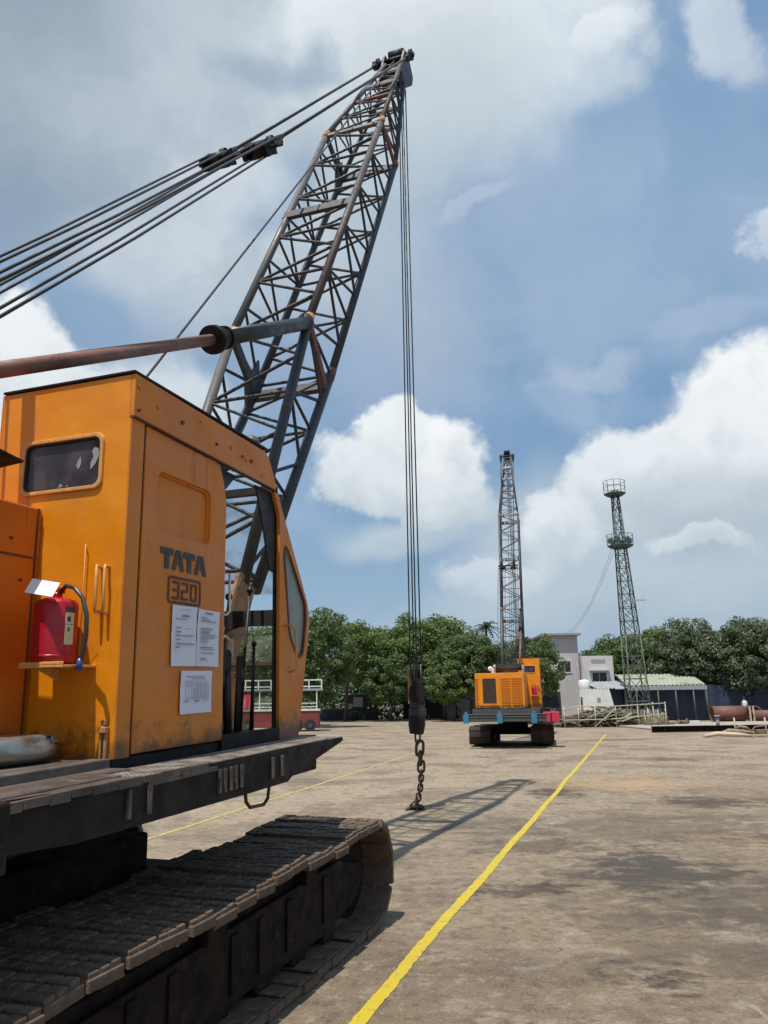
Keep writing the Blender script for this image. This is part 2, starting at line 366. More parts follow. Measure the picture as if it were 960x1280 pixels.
# ------------------------------------------------------------------ camera (phone held at 1.6 m, tilted up)
FPX = 940.; pitch = math.atan(240 / FPX); roll = R(.8); H = 1.6
fw = Vector((0, math.cos(pitch), math.sin(pitch))); up0 = Vector((0, -math.sin(pitch), math.cos(pitch))); r0 = Vector((1, 0, 0))
cr = r0 * math.cos(roll) - up0 * math.sin(roll); cu = up0 * math.cos(roll) + r0 * math.sin(roll)
cam = bpy.data.cameras.new('camera'); co = bpy.data.objects.new('camera', cam); COL.objects.link(co)
Mx = Matrix((cr, cu, -fw)).transposed().to_4x4(); Mx.translation = (0, 0, H); co.matrix_world = Mx
cam.sensor_fit = 'VERTICAL'; cam.sensor_height = 36; cam.lens = FPX / 1280 * 36; cam.clip_start = .05; cam.clip_end = 3000
sc.camera = co

# ------------------------------------------------------------------ sun and sky
to_sun = Vector((-.461 * .352, -.887 * .352, .936)).normalized()
to_sun = Vector((-2.4, -4.6, 13.9)).normalized()
sl = bpy.data.lights.new('sun', 'SUN'); sl.energy = 4.9; sl.angle = R(.5); sl.color = (1, .95, .87)
so = bpy.data.objects.new('sun', sl); COL.objects.link(so); so.rotation_euler = (-to_sun).to_track_quat('-Z', 'Y').to_euler()
w = bpy.data.worlds.new('World'); sc.world = w; w.use_nodes = True; nt = w.node_tree; nt.nodes.clear()
wo = N(nt, 'ShaderNodeOutputWorld'); bg = N(nt, 'ShaderNodeBackground'); nt.links.new(bg.outputs[0], wo.inputs[0])
SK = .10; bg.inputs[1].default_value = SK
sky = N(nt, 'ShaderNodeTexSky', sky_type='NISHITA'); sky.sun_disc = False
sky.sun_elevation = math.asin(to_sun.z); sky.sun_rotation = math.atan2(to_sun.x, to_sun.y) % (2 * PI)
sky.air_density = 1.0; sky.dust_density = 1.5; sky.ozone_density = 1.5
tc = N(nt, 'ShaderNodeTexCoord'); D = tc.outputs['Generated']
def vm(op, a, b=None, s=None):
    n = N(nt, 'ShaderNodeVectorMath', operation=op)
    for i, x in ((0, a), (1, b)):
        if x is None: continue
        if isinstance(x, (tuple, Vector)): n.inputs[i].default_value = tuple(x)
        else: nt.links.new(x, n.inputs[i])
    if s is not None: n.inputs['Scale'].default_value = s
    return n
def wn(scale, detail=6, rough=.6, vec=None):
    n = N(nt, 'ShaderNodeTexNoise'); n.inputs['Scale'].default_value = scale; n.inputs['Detail'].default_value = detail; n.inputs['Roughness'].default_value = rough
    nt.links.new(vec or D, n.inputs['Vector']); return n
def warp(src, scale, amt, detail=4, rough=.6):
    a = vm('SUBTRACT', wn(scale, detail, rough).outputs[1], (.5, .5, .5)).outputs[0]
    return vm('ADD', src, vm('SCALE', a, s=amt).outputs[0]).outputs[0]
DW = warp(warp(warp(D, 4.5, .13, 3), 15, .060, 4), 48, .022, 5, .65)      # billowy warp
DS = warp(D, 3.0, .26, 3, .5)                                              # soft warp
haze_v = wn(5.5, 5, .55, DS).outputs[0]
fineN = wn(11, 6, .6, DW).outputs[0]
def dirpx(u, v): return (fw + cr * (u - 480) / FPX + cu * (640 - v) / FPX).normalized()
sz = N(nt, 'ShaderNodeSeparateXYZ'); nt.links.new(D, sz.inputs[0])
def K(c): return tuple(x / SK for x in c)
# base sky, slightly desaturated (humid air)
base = mixc(nt, .75, sky.outputs[0], K((.225, .390, .610)))
base = mixc(nt, ramp(nt, sz.outputs[2], .0, .34, .75, 0), base, K((.36, .50, .60)))
base = mixc(nt, ramp(nt, haze_v, .38, .68, 0, .60), base, K((.40, .515, .68)))
col = base
def blob(u, v, wpx, hpx, light, dark, soft=.25, amt=1., sharp=True, rot=0., shade=.5):
    global col
    d = dirpx(u, v); x = Vector((d.y, -d.x, 0)).normalized(); y = x.cross(d)
    if rot: x, y = x * math.cos(rot) + y * math.sin(rot), y * math.cos(rot) - x * math.sin(rot)
    V = DW if sharp else DS
    k = d.dot(fw)
    q = vm('SUBTRACT', V, tuple(d)).outputs[0]
    X = vm('DOT_PRODUCT', q, tuple(x * (FPX / wpx) / k)).outputs['Value']; Y = vm('DOT_PRODUCT', q, tuple(y * (FPX / hpx) / k)).outputs['Value']
    facing = vm('DOT_PRODUCT', D, tuple(d)).outputs['Value']
    r = math_(nt, 'SQRT', math_(nt, 'ADD', math_(nt, 'MULTIPLY', X, X), math_(nt, 'MULTIPLY', Y, Y)))
    m = ramp(nt, r, 1 - soft, 1 + soft, amt, 0)
    m = math_(nt, 'MULTIPLY', m, ramp(nt, facing, .0, .2))
    sh = math_(nt, 'ADD', math_(nt, 'MULTIPLY', Y, shade), math_(nt, 'MULTIPLY', math_(nt, 'SUBTRACT', fineN, .5), 2.2 if sharp else 1.7))
    c = mixc(nt, ramp(nt, sh, -.75, .6), K(dark), K(light))
    col = mixc(nt, m, col, c)
W_ = (.92, .95, .97); WG = (.60, .66, .73); G_ = (.36, .43, .53); GL = (.46, .53, .63); BL = (.30, .42, .60)
# overcast grey bank, top left
blob(60, 120, 470, 330, GL, (.22, .30, .39), .55, 1, False, shade=.25)
blob(20, 60, 190, 200, (.30, .38, .46), (.22, .30, .39), .6, .8, False)
blob(330, 60, 170, 120, (.55, .62, .68), (.36, .44, .53), .5, .8, False)
blob(240, 190, 200, 120, (.56, .63, .70), (.40, .49, .58), .6, .75, False)
blob(30, 250, 170, 60, (.28, .37, .47), (.22, .31, .42), .7, .6, False)
blob(60, 420, 420, 120, (.33, .45, .62), (.27, .40, .57), .6, .55, False)
# soft white bank behind the boom
blob(210, 360, 130, 70, (.64, .71, .78), (.46, .54, .64), .5, .75, False)
blob(330, 300, 150, 90, (.66, .73, .79), (.47, .56, .64), .5, .75)
blob(500, 330, 90, 130, (.52, .60, .67), (.42, .50, .60), .6, .7, False)
blob(455, 470, 60, 50, (.36, .47, .64), (.32, .44, .62), .6, .6, False)
blob(375, 235, 60, 34, (.27, .40, .56), (.25, .37, .54), .5, .85, False, rot=.5)
blob(110, 395, 110, 42, (.26, .39, .57), (.25, .38, .56), .5, .9, False)
# bright bank at top
blob(560, 40, 210, 150, (.76, .83, .86), (.60, .68, .74), .30, 1, shade=.4)
blob(450, 30, 75, 90, (.88, .93, .95), (.70, .78, .82), .25, .9)
blob(720, 30, 90, 110, (.74, .81, .86), (.58, .67, .75), .25, .9)
blob(755, 40, 38, 30, (.86, .90, .93), (.72, .79, .85), .25, .8)
blob(540, 180, 130, 100, (.56, .64, .69), (.44, .53, .60), .55, .8, False)
blob(335, 80, 60, 28, (.34, .43, .55), (.30, .40, .53), .7, .75)
blob(405, 85, 26, 32, (.32, .42, .55), (.29, .39, .53), .7, .75)
blob(300, 250, 70, 40, (.72, .77, .83), (.52, .60, .69), .5, .7)
blob(180, 330, 60, 26, (.58, .65, .73), (.45, .53, .63), .6, .6)
blob(130, 210, 60, 30, (.42, .50, .58), (.34, .42, .52), .7, .6)
blob(910, 40, 42, 70, (.66, .73, .82), (.52, .61, .72), .35, .85, rot=.3)
blob(955, 288, 28, 26, (.80, .85, .89), (.62, .70, .78), .25, .95)
blob(580, 258, 40, 16, (.58, .66, .74), (.50, .60, .70), .35, .7, rot=.25)
blob(740, 470, 60, 18, (.50, .59, .71), (.42, .53, .67), .5, .6, rot=.15)
blob(880, 400, 80, 16, (.46, .56, .70), (.40, .51, .67), .5, .5)
blob(760, 270, 280, 110, (.38, .50, .67), (.30, .43, .61), .6, .45, False)
# left cumulus behind the cab roof
blob(15, 440, 70, 70, (.88, .91, .93), (.74, .80, .85), .2, 1, shade=.3)
blob(70, 520, 110, 80, (.80, .85, .88), (.66, .73, .79), .25, 1, shade=.3)
blob(210, 520, 80, 60, (.74, .80, .84), (.60, .68, .74), .4, .8)
# centre cumulus
blob(505, 640, 105, 26, (.60, .68, .74), (.44, .55, .65), .4, .75, False)
blob(542, 572, 66, 60, W_, (.62, .69, .74), .16, 1, shade=.55)
blob(500, 534, 50, 48, (.86, .91, .93), (.68, .75, .79), .16, 1, shade=.55)
blob(436, 592, 50, 50, (.78, .84, .88), (.60, .68, .74), .2, 1, shade=.6)
blob(502, 612, 108, 36, (.74, .80, .84), (.56, .64, .70), .22, .9, shade=.8)
# right cumulus bank
blob(830, 720, 270, 140, (.52, .61, .69), (.38, .48, .59), .35, .92, False, shade=.6)
blob(960, 500, 120, 80, W_, (.66, .73, .78), .16, 1, shade=.5)
blob(880, 570, 95, 66, (.84, .88, .91), (.58, .66, .72), .16, 1, shade=.7)
blob(780, 610, 80, 62, (.80, .85, .89), (.56, .64, .71), .18, 1, shade=.8)
blob(700, 650, 62, 46, (.76, .82, .87), (.54, .63, .70), .2, 1, shade=.8)
blob(620, 705, 60, 24, (.64, .72, .79), (.50, .60, .69), .3, .9, shade=.6)
blob(930, 640, 170, 60, (.54, .61, .67), (.40, .49, .58), .5, .8, False, shade=.4)
blob(880, 675, 50, 16, (.70, .77, .81), (.58, .66, .72), .35, .8)
blob(800, 760, 280, 40, (.50, .60, .68), (.42, .53, .62), .6, .8, False)
# general broken cloud elsewhere in the sky (seen only as light)
elsew = ramp(nt, wn(2.2, 5, .6, DS).outputs[0], .50, .62, 0, .8)
back = ramp(nt, sz.outputs[1], -.1, .25, 1, 0)
col = mixc(nt, math_(nt, 'MULTIPLY', elsew, back), col, K((.60, .66, .72)))
nt.links.new(col, bg.inputs[0])
w.cycles.sampling_method = 'MANUAL'; w.cycles.sample_map_resolution = 512

# ------------------------------------------------------------------ ground and painted lines
g = MB(); g.v
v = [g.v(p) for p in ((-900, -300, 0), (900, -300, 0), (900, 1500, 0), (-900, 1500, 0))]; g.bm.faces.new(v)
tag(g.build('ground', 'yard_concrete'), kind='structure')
def painted_line(a, b, wd, m, label, seed):
    a, b = Vector((*a, .004)), Vector((*b, .004)); d = (b - a); L = d.length; d.normalize(); n = Vector((d.y, -d.x, 0))
    k = MB(); rows = []; cnt = int(L / .045); rnd = random.Random(seed)
    for i in range(cnt + 1):
        t = i / cnt; p = a + (b - a) * t; wv = .035 * mn.noise(Vector((t * L * .35, seed, 0)))
        w1 = wd / 2 * (1 + .12 * mn.noise(Vector((t * L * 2, seed, 5)))) + rnd.gauss(0, .0032) - (.02 * max(0, mn.noise(Vector((t * L * 7, seed, 15))) - .25)); w2 = wd / 2 * (1 + .12 * mn.noise(Vector((t * L * 2, seed, 9)))) + rnd.gauss(0, .0032) - (.02 * max(0, mn.noise(Vector((t * L * 7, seed, 25))) - .25))
        rows.append((k.v(p + n * (wv - w1)), k.v(p + n * (wv + w2))))
    for (p, q), (r, s_) in zip(rows, rows[1:]): k.bm.faces.new((p, q, s_, r))
    return tag(k.build('painted_line', m), label, 'road marking', kind='structure')
painted_line((-.95, 2.0), (10.95, 39.2), .086, 'line_yellow', 'bright yellow line painted down the yard to the right of the crane', 3)
painted_line((-3.9, 6.44), (1.1, 26.94), .085, 'line_faded', 'faded yellow line painted across the yard behind the hanging chain', 11)

# ------------------------------------------------------------------ the crane (local x forward, y left, z up; author in cab-corner coordinates)
OFF = (-.65, -1.15, 1.40)
def B_(): return MB(OFF)
crane = empty('crawler_crane')
tag(crane, 'large orange lattice boom crane in the foreground with notices taped to its cab', 'crane', 'orange crawler cranes')
def part(name, m, parent=None, **kw):
    return lambda mb: mb.build(name, m, parent or crane, **kw)
S = lambda f, u: (f, 0, u)

# cab --------------------------------------------------------------
CW, CH = .84, 1.92
b = B_()
# rear wall with window opening
b.plate([(0.008, 0), (CW, 0), (CW, CH), (.008, CH)], [rr(.17, .67, 1.335, 1.61, .035)], lambda a, c: (0, a, c), (.03, 0, 0))
cab = b.build('cab', 'orange_paint', crane, bevel=.003)
# corner post on the right side
b = B_(); b.box(.002, .112, 0, .03, .0, 1.685)
b.build('corner_post', 'shaded_orange', cab, bevel=.004)
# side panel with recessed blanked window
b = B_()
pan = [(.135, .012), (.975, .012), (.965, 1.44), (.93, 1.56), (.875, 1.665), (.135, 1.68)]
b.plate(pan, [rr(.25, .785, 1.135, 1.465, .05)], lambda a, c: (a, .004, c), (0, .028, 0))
sp = b.build('side_panel', 'shaded_orange', cab, bevel=.004)
b = B_(); b.plate(rr(.235, .80, 1.12, 1.48, .05), [], lambda a, c: (a, .034, c), (0, .008, 0))
b.plate(rr(.245, .79, 1.13, 1.47, .05), [rr(.262, .773, 1.147, 1.453, .045)], lambda a, c: (a, .020, c), (0, .014, 0))
b.build('recessed_panel', 'shaded_orange', sp)
# door gap (dark)
b = B_(); b.box(.110, .138, .014, .034, .0, 1.685); b.build('door_gap', 'rubber', cab)
# fascia
b = B_(); b.plate([(0, 1.69), (1.60, 1.665), (1.615, 1.70), (1.50, 1.875), (1.44, 1.905), (0, 1.922)], [], lambda a, c: (a, -.012, c), (0, .03, 0))
fas = b.build('fascia', 'shaded_orange', cab, bevel=.004)
b = B_(); b.plate([(0.0, 1.683), (1.6, 1.659), (1.6, 1.667), (0.0, 1.692)], [], lambda a, c: (a, -.016, c), (0, .03, 0)); b.build('rain_gutter', 'frame_ink', cab)
for k, (f, u) in enumerate([(.035, 1.86), (.035, 1.73), (.20, 1.80), (.43, 1.79), (.62, 1.86), (.80, 1.77), (.98, 1.80), (1.12, 1.78), (1.17, 1.77), (1.24, 1.78), (1.40, 1.72)]):
    b = B_(); b.disc((f, -.016, u), (0, 1, 0), .010 if k % 3 else .013, .010, 8); b.build('bolt', 'frame_ink' if k % 2 else 'shaded_orange', fas)
# roof
b = B_(); b.plate([(-.012, -.014), (1.47, -.014), (1.47, CW + .01), (-.012, CW + .01)], [], lambda a, c: (a, c, 1.924), (0, 0, .014))
b.build('roof', 'black_steel', cab, bevel=.003)
# front panel (sliding door leaf) with glazed corner
fo = roundpoly([(1.715, -.055), (2.02, -.06), (2.06, .10), (2.225, .80), (2.17, .93), (1.64, 1.70), (1.60, 1.665), (1.70, 1.50)], .03, 3)
gl = roundpoly([(1.80, 1.31), (2.145, .90), (2.15, .77), (2.09, .52), (2.0, .50), (1.86, .66), (1.762, 1.24)], .05, 4)
b = B_(); b.plate(fo, [gl], lambda a, c: (a, 0, c), (0, .028, 0)); fp = b.build('front_panel', 'shaded_orange', cab, bevel=.004)
cx = sum(p[0] for p in gl) / len(gl); cy = sum(p[1] for p in gl) / len(gl)
gi = [(cx + (p[0] - cx) * .90, cy + (p[1] - cy) * .965) for p in gl]
b = B_(); b.plate([(cx + (p[0] - cx) * 1.03, cy + (p[1] - cy) * 1.012) for p in gl], [gi], lambda a, c: (a, -.006, c), (0, .012, 0)); b.build('window_seal', 'frame_ink', fp)
b = B_(); b.plate(gl, [], lambda a, c: (a, .012, c), (0, .006, 0)); b.build('corner_pane', 'door_glass', fp)
# black seal strip at the back edge of the front panel
b = B_(); b.plate([(1.695, -.05), (1.80, -.05), (1.78, 1.20), (1.70, 1.50), (1.60, 1.66), (1.40, 1.66), (1.50, 1.45), (1.60, 1.16), (1.625, 1.10), (1.69, 1.09)], [], lambda a, c: (a, .036, c), (0, .012, 0)); b.build('door_seal', 'rubber', cab)
# upper corner gusset of the opening
b = B_(); b.plate([(.88, 1.665), (1.16, 1.665), (.95, 1.47)], [], lambda a, c: (a, .05, c), (0, .01, 0)); b.build('gusset', 'cabin_dark', cab)
# sill
b = B_(); b.box(-.0, 2.02, .02, CW, -.055, .0); b.box(.97, 1.72, .0, .05, -.05, .035); b.build('sill', 'black_steel', cab)
# front frame: profile bends outwards at the waist
def FP(u):  # f of the front face at height u
    if u > .88: return 2.17 + (1.62 - 2.17) * (u - .88) / (1.70 - .88)
    return 2.03 + (2.17 - 2.03) * u / .88
b = B_()
for l in (.05, CW - .02):
    b.bar((FP(1.68), l, 1.68), (FP(.9), l, .9), .05, .05, (0, 1, 0)); b.bar((FP(.9), l, .9), (FP(0), l, 0), .05, .05, (0, 1, 0))
b.bar((FP(1.68), 0, 1.68), (FP(1.68), CW, 1.68), .06, .05)
b.bar((FP(.45), .04, .45), (FP(.45), CW, .47), .018, .018)
b.build('front_frame', 'cabin_dark', cab)
b = B_(); b.plate([(.03, .79), (.10, .70), (.3, .755), (.55, .755), (.75, .70), (CW, .66), (CW, .885), (.03, .87)], [], lambda a, c: (FP(.9) - .03, a, c), (.02, 0, 0)); b.build('dashboard', 'cabin_dark', cab, bevel=.004)
b = B_(); b.bar((2.07, .05, .47), (2.07, CW - .03, .475), .02, .025); b.build('grab_rail', 'cream_paint', cab)
b = B_(); q = [(FP(u) + .012, l, u) for u, l in ((.99, .06), (.99, CW - .03), (1.66, CW - .03), (1.66, .06))]
vs = [b.v(p) for p in q]; b.bm.faces.new(vs); b.build('windscreen', 'dusty_glass', cab)
b = B_(); q = [(FP(u) + .012, l, u) for u, l in ((.05, .06), (.05, CW - .03), (.80, CW - .03), (.80, .06))]
vs = [b.v(p) for p in q]; b.bm.faces.new(vs); b.build('lower_pane', 'dusty_glass', cab)
# left wall, mostly glazed
b = B_(); b.plate([(0, 0), (2.03, 0), (2.17, .88), (1.62, 1.70), (1.62, 1.92), (0, 1.92)], [rr(.25, 1.5, .95, 1.6, .06), rr(1.62, 1.95, .2, .8, .05)], lambda a, c: (a, CW, c), (0, .02, 0)); b.build('left_wall', 'shaded_orange', cab)
# rear window: frame, pane, torn film
b = B_(); b.plate(rr(.157, .683, 1.322, 1.623, .05), [rr(.178, .662, 1.343, 1.602, .04)], lambda a, c: (-.014, a, c), (.024, 0, 0)); rw = b.build('rear_window', 'handle_paint', cab, bevel=.004)
b = B_(); b.plate(rr(.176, .664, 1.341, 1.604, .04), [rr(.186, .654, 1.351, 1.594, .035)], lambda a, c: (-.006, a, c), (.02, 0, 0)); b.build('window_seal', 'rubber', rw)
b = B_(); b.plate(rr(.172, .668, 1.337, 1.608, .035), [], lambda a, c: (.008, a, c), (.008, 0, 0)); b.build('pane', 'tinted_glass', rw)
b = B_()
for pl in ([(.245, 1.43), (.215, 1.46), (.195, 1.50), (.20, 1.54), (.225, 1.555), (.24, 1.53), (.228, 1.50), (.245, 1.47)], [(.32, 1.44), (.305, 1.47), (.31, 1.51), (.325, 1.49), (.335, 1.46)],
           [(.40, 1.342), (.385, 1.365), (.375, 1.342)], [(.45, 1.345), (.43, 1.375), (.415, 1.36), (.43, 1.345)], [(.35, 1.342), (.34, 1.35), (.26, 1.345)]):
    b.plate(pl, [], lambda a, c: (.0055, a, c), (.002, 0, 0))
b.build('torn_film', 'torn_film', rw)['kind'] = 'stuff'
# roof lamp
b = B_(); b.ball((2.03, .42, 2.20), .065, (1, 1, .9)); b.tube([(1.75, .42, 1.9), (1.95, .42, 2.05), (2.03, .42, 2.14)], .015, 6); b.build('roof_lamp', 'chord_grey', cab)
# levers
def lever(f, l, u0, u1, lean, kr=.028):
    b = B_(); b.tube([(f, l, u0), (f + lean * .4, l, (u0 + u1) / 2), (f + lean, l, u1)], [.017, .013, .010], 8)
    o = b.build('control_lever', 'lever_steel', cab)
    b = B_(); b.ball((f + lean, l, u1 + .01), kr); b.build('knob', 'knob_green', o)
lever(1.60, .40, 0, .93, .10); lever(1.88, .30, 0, .60, .02, .02); lever(1.98, .45, 0, 1.02, .12); lever(1.5, .5, 0, .52, .05, .02)
b = B_(); b.tube([(1.62, .34, 0), (1.60, .35, .5)], .03, 8); b.tube([(1.74, .34, 0), (1.78, .35, .52)], .022, 8); b.build('linkage', 'lever_steel', cab)
# seat
b = B_(); b.box(.75, 1.35, .2, .68, .30, .42); b.box(.68, .80, .2, .68, .40, .85); b.box(1.25, 1.52, .25, .6, .40, .56); b.box(.9, 1.2, .3, .58, 0, .3); b.build('seat', 'rubber', cab, bevel=.03)
# cream rails in the doorway
b = B_(); b.tube([(.985, .03, 1.00), (1.05, .02, 1.00), (1.06, .02, .77), (1.02, .02, .745), (.95, .02, .745)], .008, 8); b.build('door_rail', 'cream_paint', cab)
b = B_(); b.tube([(1.10, .12, .42), (1.13, .12, .60), (1.18, .12, .63), (1.24, .12, .60)], .009, 8); b.build('door_rail', 'cream_paint', cab)
# handles
def handle(pts, r=.008, name='grab_handle', par=cab, m='handle_paint'):
    b = B_(); b.tube(pts, r, 8); return b.build(name, m, par)
handle([(.0, .125, .905), (-.045, .125, .915), (-.05, .12, .91), (-.05, .118, .70), (-.045, .118, .69), (0, .118, .69)])
handle([(0, .085, .910), (-.03, .085, .915), (-.04, .08, .90), (-.04, .078, .69), (-.03, .078, .68), (0, .078, .68)])
handle([(-.001, .24, 1.035), (-.02, .22, 1.035), (-.022, .215, .45)], .003, 'cable_rod')
handle([(1.79, 0, .72), (1.80, -.045, .735), (1.86, -.05, .70), (1.885, -.05, .42), (1.875, 0, .40)])
# lock lugs at the cab foot
b = B_(); b.box(-.032, 0, .03, .075, .12, .15); b.box(-.026, 0, .038, .066, .155, .18); b.box(-.02, .0, .062, .076, -.02, .12); b.box(-.02, .0, .034, .05, -.02, .12); b.build('hinge_lug', 'orange_mark', cab, bevel=.005)

# lettering TATA / 320 -----------------------------------------------
def letters(name, polys, m, par, y=-.0015):
    b = B_()
    for pl in polys: b.plate(pl, [], lambda a, c: (a, y, c), (0, .002, 0))
    return b.build(name, m, par)
tp, bt = 1.058, .945
def Tq(x, w_): return [[(x, tp), (x + w_, tp), (x + w_, tp - .036), (x + w_ * .68, tp - .036), (x + w_ * .68, bt), (x + w_ * .34, bt), (x + w_ * .34, tp - .036), (x, tp - .036)]]
def Aq(x, w_):
    m_ = x + w_ / 2
    return [[(x, bt), (x + w_ * .30, bt), (m_ - w_ * .03, tp - .030), (m_ - w_ * .03, tp), (m_ - w_ * .20, tp)],
            [(x + w_, bt), (x + w_ * .72, bt), (x + w_ * .63, bt + .03), (m_ + w_ * .02, bt + .03), (m_ + w_ * .02, bt + .055), (m_ + w_ * .08, bt + .055), (m_ + w_ * .02, tp - .03), (m_ + w_ * .02, tp), (m_ + w_ * .20, tp)]]
letters('lettering', Tq(.298, .115) + Aq(.405, .115) + Tq(.512, .115) + Aq(.622, .125), 'letter_ink', sp)
def strokes(segs, w_):
    out = []
    for (a, c, d, e) in segs:
        if abs(c - e) < 1e-6: out.append([(min(a, d) - w_ / 2, c - w_ / 2), (max(a, d) + w_ / 2, c - w_ / 2), (max(a, d) + w_ / 2, c + w_ / 2), (min(a, d) - w_ / 2, c + w_ / 2)])
        else: out.append([(a - w_ / 2, min(c, e) + w_ / 2), (a + w_ / 2, min(c, e) + w_ / 2), (a + w_ / 2, max(c, e) - w_ / 2), (a - w_ / 2, max(c, e) - w_ / 2)])
    return out
h0, h1, hm = .795, .880, .838
num = []
x = .425; num += strokes([(x, h1, x + .05, h1), (x, hm, x + .05, hm), (x, h0, x + .05, h0), (x + .05, h1, x + .05, hm), (x + .05, hm, x + .05, h0)], .014)
x = .510; num += strokes([(x, h1, x + .05, h1), (x, hm, x + .05, hm), (x, h0, x + .05, h0), (x + .05, h1, x + .05, hm), (x, hm, x, h0)], .014)
x = .598; num += strokes([(x, h1, x + .05, h1), (x, h0, x + .05, h0), (x + .05, h1, x + .05, h0), (x, h1, x, h0)], .014)
letters('lettering', num, 'frame_ink', sp)
b = B_(); b.plate(rr(.375, .695, .765, .912, .02), [rr(.388, .682, .778, .899, .012)], lambda a, c: (a, -.0015, c), (0, .002, 0)); b.build('number_frame', 'frame_ink', sp)

# engine house ------------------------------------------------------
b = B_(); b.box(-2.95, .0 - .004, .52, 2.3, 0, 1.245); hood = b.build('engine_house', 'hood_orange', crane, bevel=.012)
b = B_(); b.box(-2.6, -.02, .515, .53, .975, .985); b.build('panel_seam', 'frame_ink', hood)
b = B_(); b.box(-.04, -.03, .514, .53, .05, 1.24); b.build('panel_seam', 'frame_ink', hood)
for f, u in ((-.12, .86), (-.2, 1.06), (-.35, .45)):
    b = B_(); b.disc((f, .516, u), (0, 1, 0), .008, .01, 8); b.build('bolt', 'frame_ink', hood)
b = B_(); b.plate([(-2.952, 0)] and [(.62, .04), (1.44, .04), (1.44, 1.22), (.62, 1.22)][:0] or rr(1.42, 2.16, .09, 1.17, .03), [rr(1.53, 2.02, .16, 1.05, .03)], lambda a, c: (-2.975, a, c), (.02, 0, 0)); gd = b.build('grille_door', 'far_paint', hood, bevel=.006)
b = B_(); b.box(-2.965, -2.955, 1.53, 2.02, .16, 1.05)
for k in range(22): b.box(-2.972, -2.962, 1.54, 2.01, .18 + k * .04, .195 + k * .04)
b.build('grille', 'grille_dark', gd)
b = B_()
for k in range(12):
    b.bar((-2.96, .60, .12 + k * .085), (-2.96, .98, .12 + k * .085), .03, .02); b.bar((-2.96, 1.02, .12 + k * .085), (-2.96, 1.36, .12 + k * .085), .03, .02)
    b.bar((-2.96, 2.19, .12 + k * .085), (-2.96, 2.28, .12 + k * .085), .03, .02)
b.build('louvre', 'hood_orange', hood)
b = B_(); b.tube([(-1.6, 1.75, 1.24), (-1.6, 1.75, 1.45)], .05, 10); b.build('exhaust_pipe', 'white_enamel', hood)
b = B_(); b.ball((-1.6, 1.82, 1.46), .10, (1, 1, .9)); b.build('air_cleaner', 'white_enamel', hood)
b = B_(); b.bar((-.80, .52, 1.44), (-.36, .49, 1.37), .36, .010, (0, .06, 1)); b.tube([(-.5, .58, 1.24), (-.5, .58, 1.39)], .012, 6); b.build('rain_flap', 'black_steel', hood)

# deck ----------------------------------------------------------------
b = B_(); b.box(-3.0, 2.3, -.02, 2.32, -.30, -.055)
deck = b.build('deck_frame', 'black_steel', crane, bevel=.01)
b = B_()                                                      # outboard side girder, tapering to the front
b.plate([(-.99, -.03), (-.99, -.20), (-.6, -.235), (.74, -.245), (1.22, -.245), (1.30, -.215), (2.12, -.08), (2.10, -.055), (.2, -.065), (-.15, -.06)], [], lambda a, c: (a, -.305, c), (0, .02, 0))
b.box(-.99, 2.1, -.285, -.02, -.085, -.070)
for f in (-.6, -.18, .3, .9, 1.4): b.box(f, f + .02, -.30, -.02, -.21 + max(0, f - 1.2) * .17, -.07)
b.build('side_girder', 'black_steel', deck)
b = B_()
b.bm.free()
for f in (-.30, -.16, .42, .47, .53, .58, .64, 1.0, 1.12):
    b = B_(); b.box(f, f + .022, -.318, -.305, -.20, -.085); b.build('girder_rib', 'deck_steel', deck)
b = B_(); b.box(-.15, .40, -.315, -.305, -.088, -.068); b.build('girder_edge', 'deck_steel', deck)

# expanded metal walkway
b = B_()
f0, f1, l0, l1 = -.55, 2.0, -.295, -.03; st = .034
k = f0 - (l1 - l0)
while k < f1:
    for sgn in (1, -1):
        a = (k, l0 if sgn > 0 else l1); c_ = (k + (l1 - l0), l1 if sgn > 0 else l0)
        A = Vector((a[0], a[1], 0)); C_ = Vector((c_[0], c_[1], 0)); d = C_ - A
        t0 = max(0, (f0 - A.x) / d.x); t1 = min(1, (f1 - A.x) / d.x)
        if t1 > t0: b.bar(tuple(A + d * t0 + Vector((0, 0, -.047))), tuple(A + d * t1 + Vector((0, 0, -.047))), .009, .007)
    k += st
b.build('walkway_grating', 'grating_steel', deck)
rj = random.Random(8)
b = B_(); pl_ = [(-1.0, -.315)]; f = -1.0
while f < -.30: pl_.append((f, -.318 + rj.uniform(-.014, .012))); f += rj.uniform(.03, .09)
pl_ += [(-.28, -.30), (-.30, -.26), (-.45, -.20), (-.6, -.12), (-1.0, -.10)]
b.plate(pl_[1:], [], lambda a, c: (a, c, -.046 + .006 * mn.noise(Vector((a * 6, c * 9, 0)))), (0, 0, .008)); b.build('edge_plate', 'deck_steel', deck)
b = B_(); f = -.95
while f < .3:
    g2 = f + rj.uniform(.06, .16); b.box(f, g2 - .004, -.326, -.312, -.062 - rj.uniform(.0, .02), -.040 + rj.uniform(-.004, .004)); f = g2
b.build('edge_trim', 'deck_steel', deck)
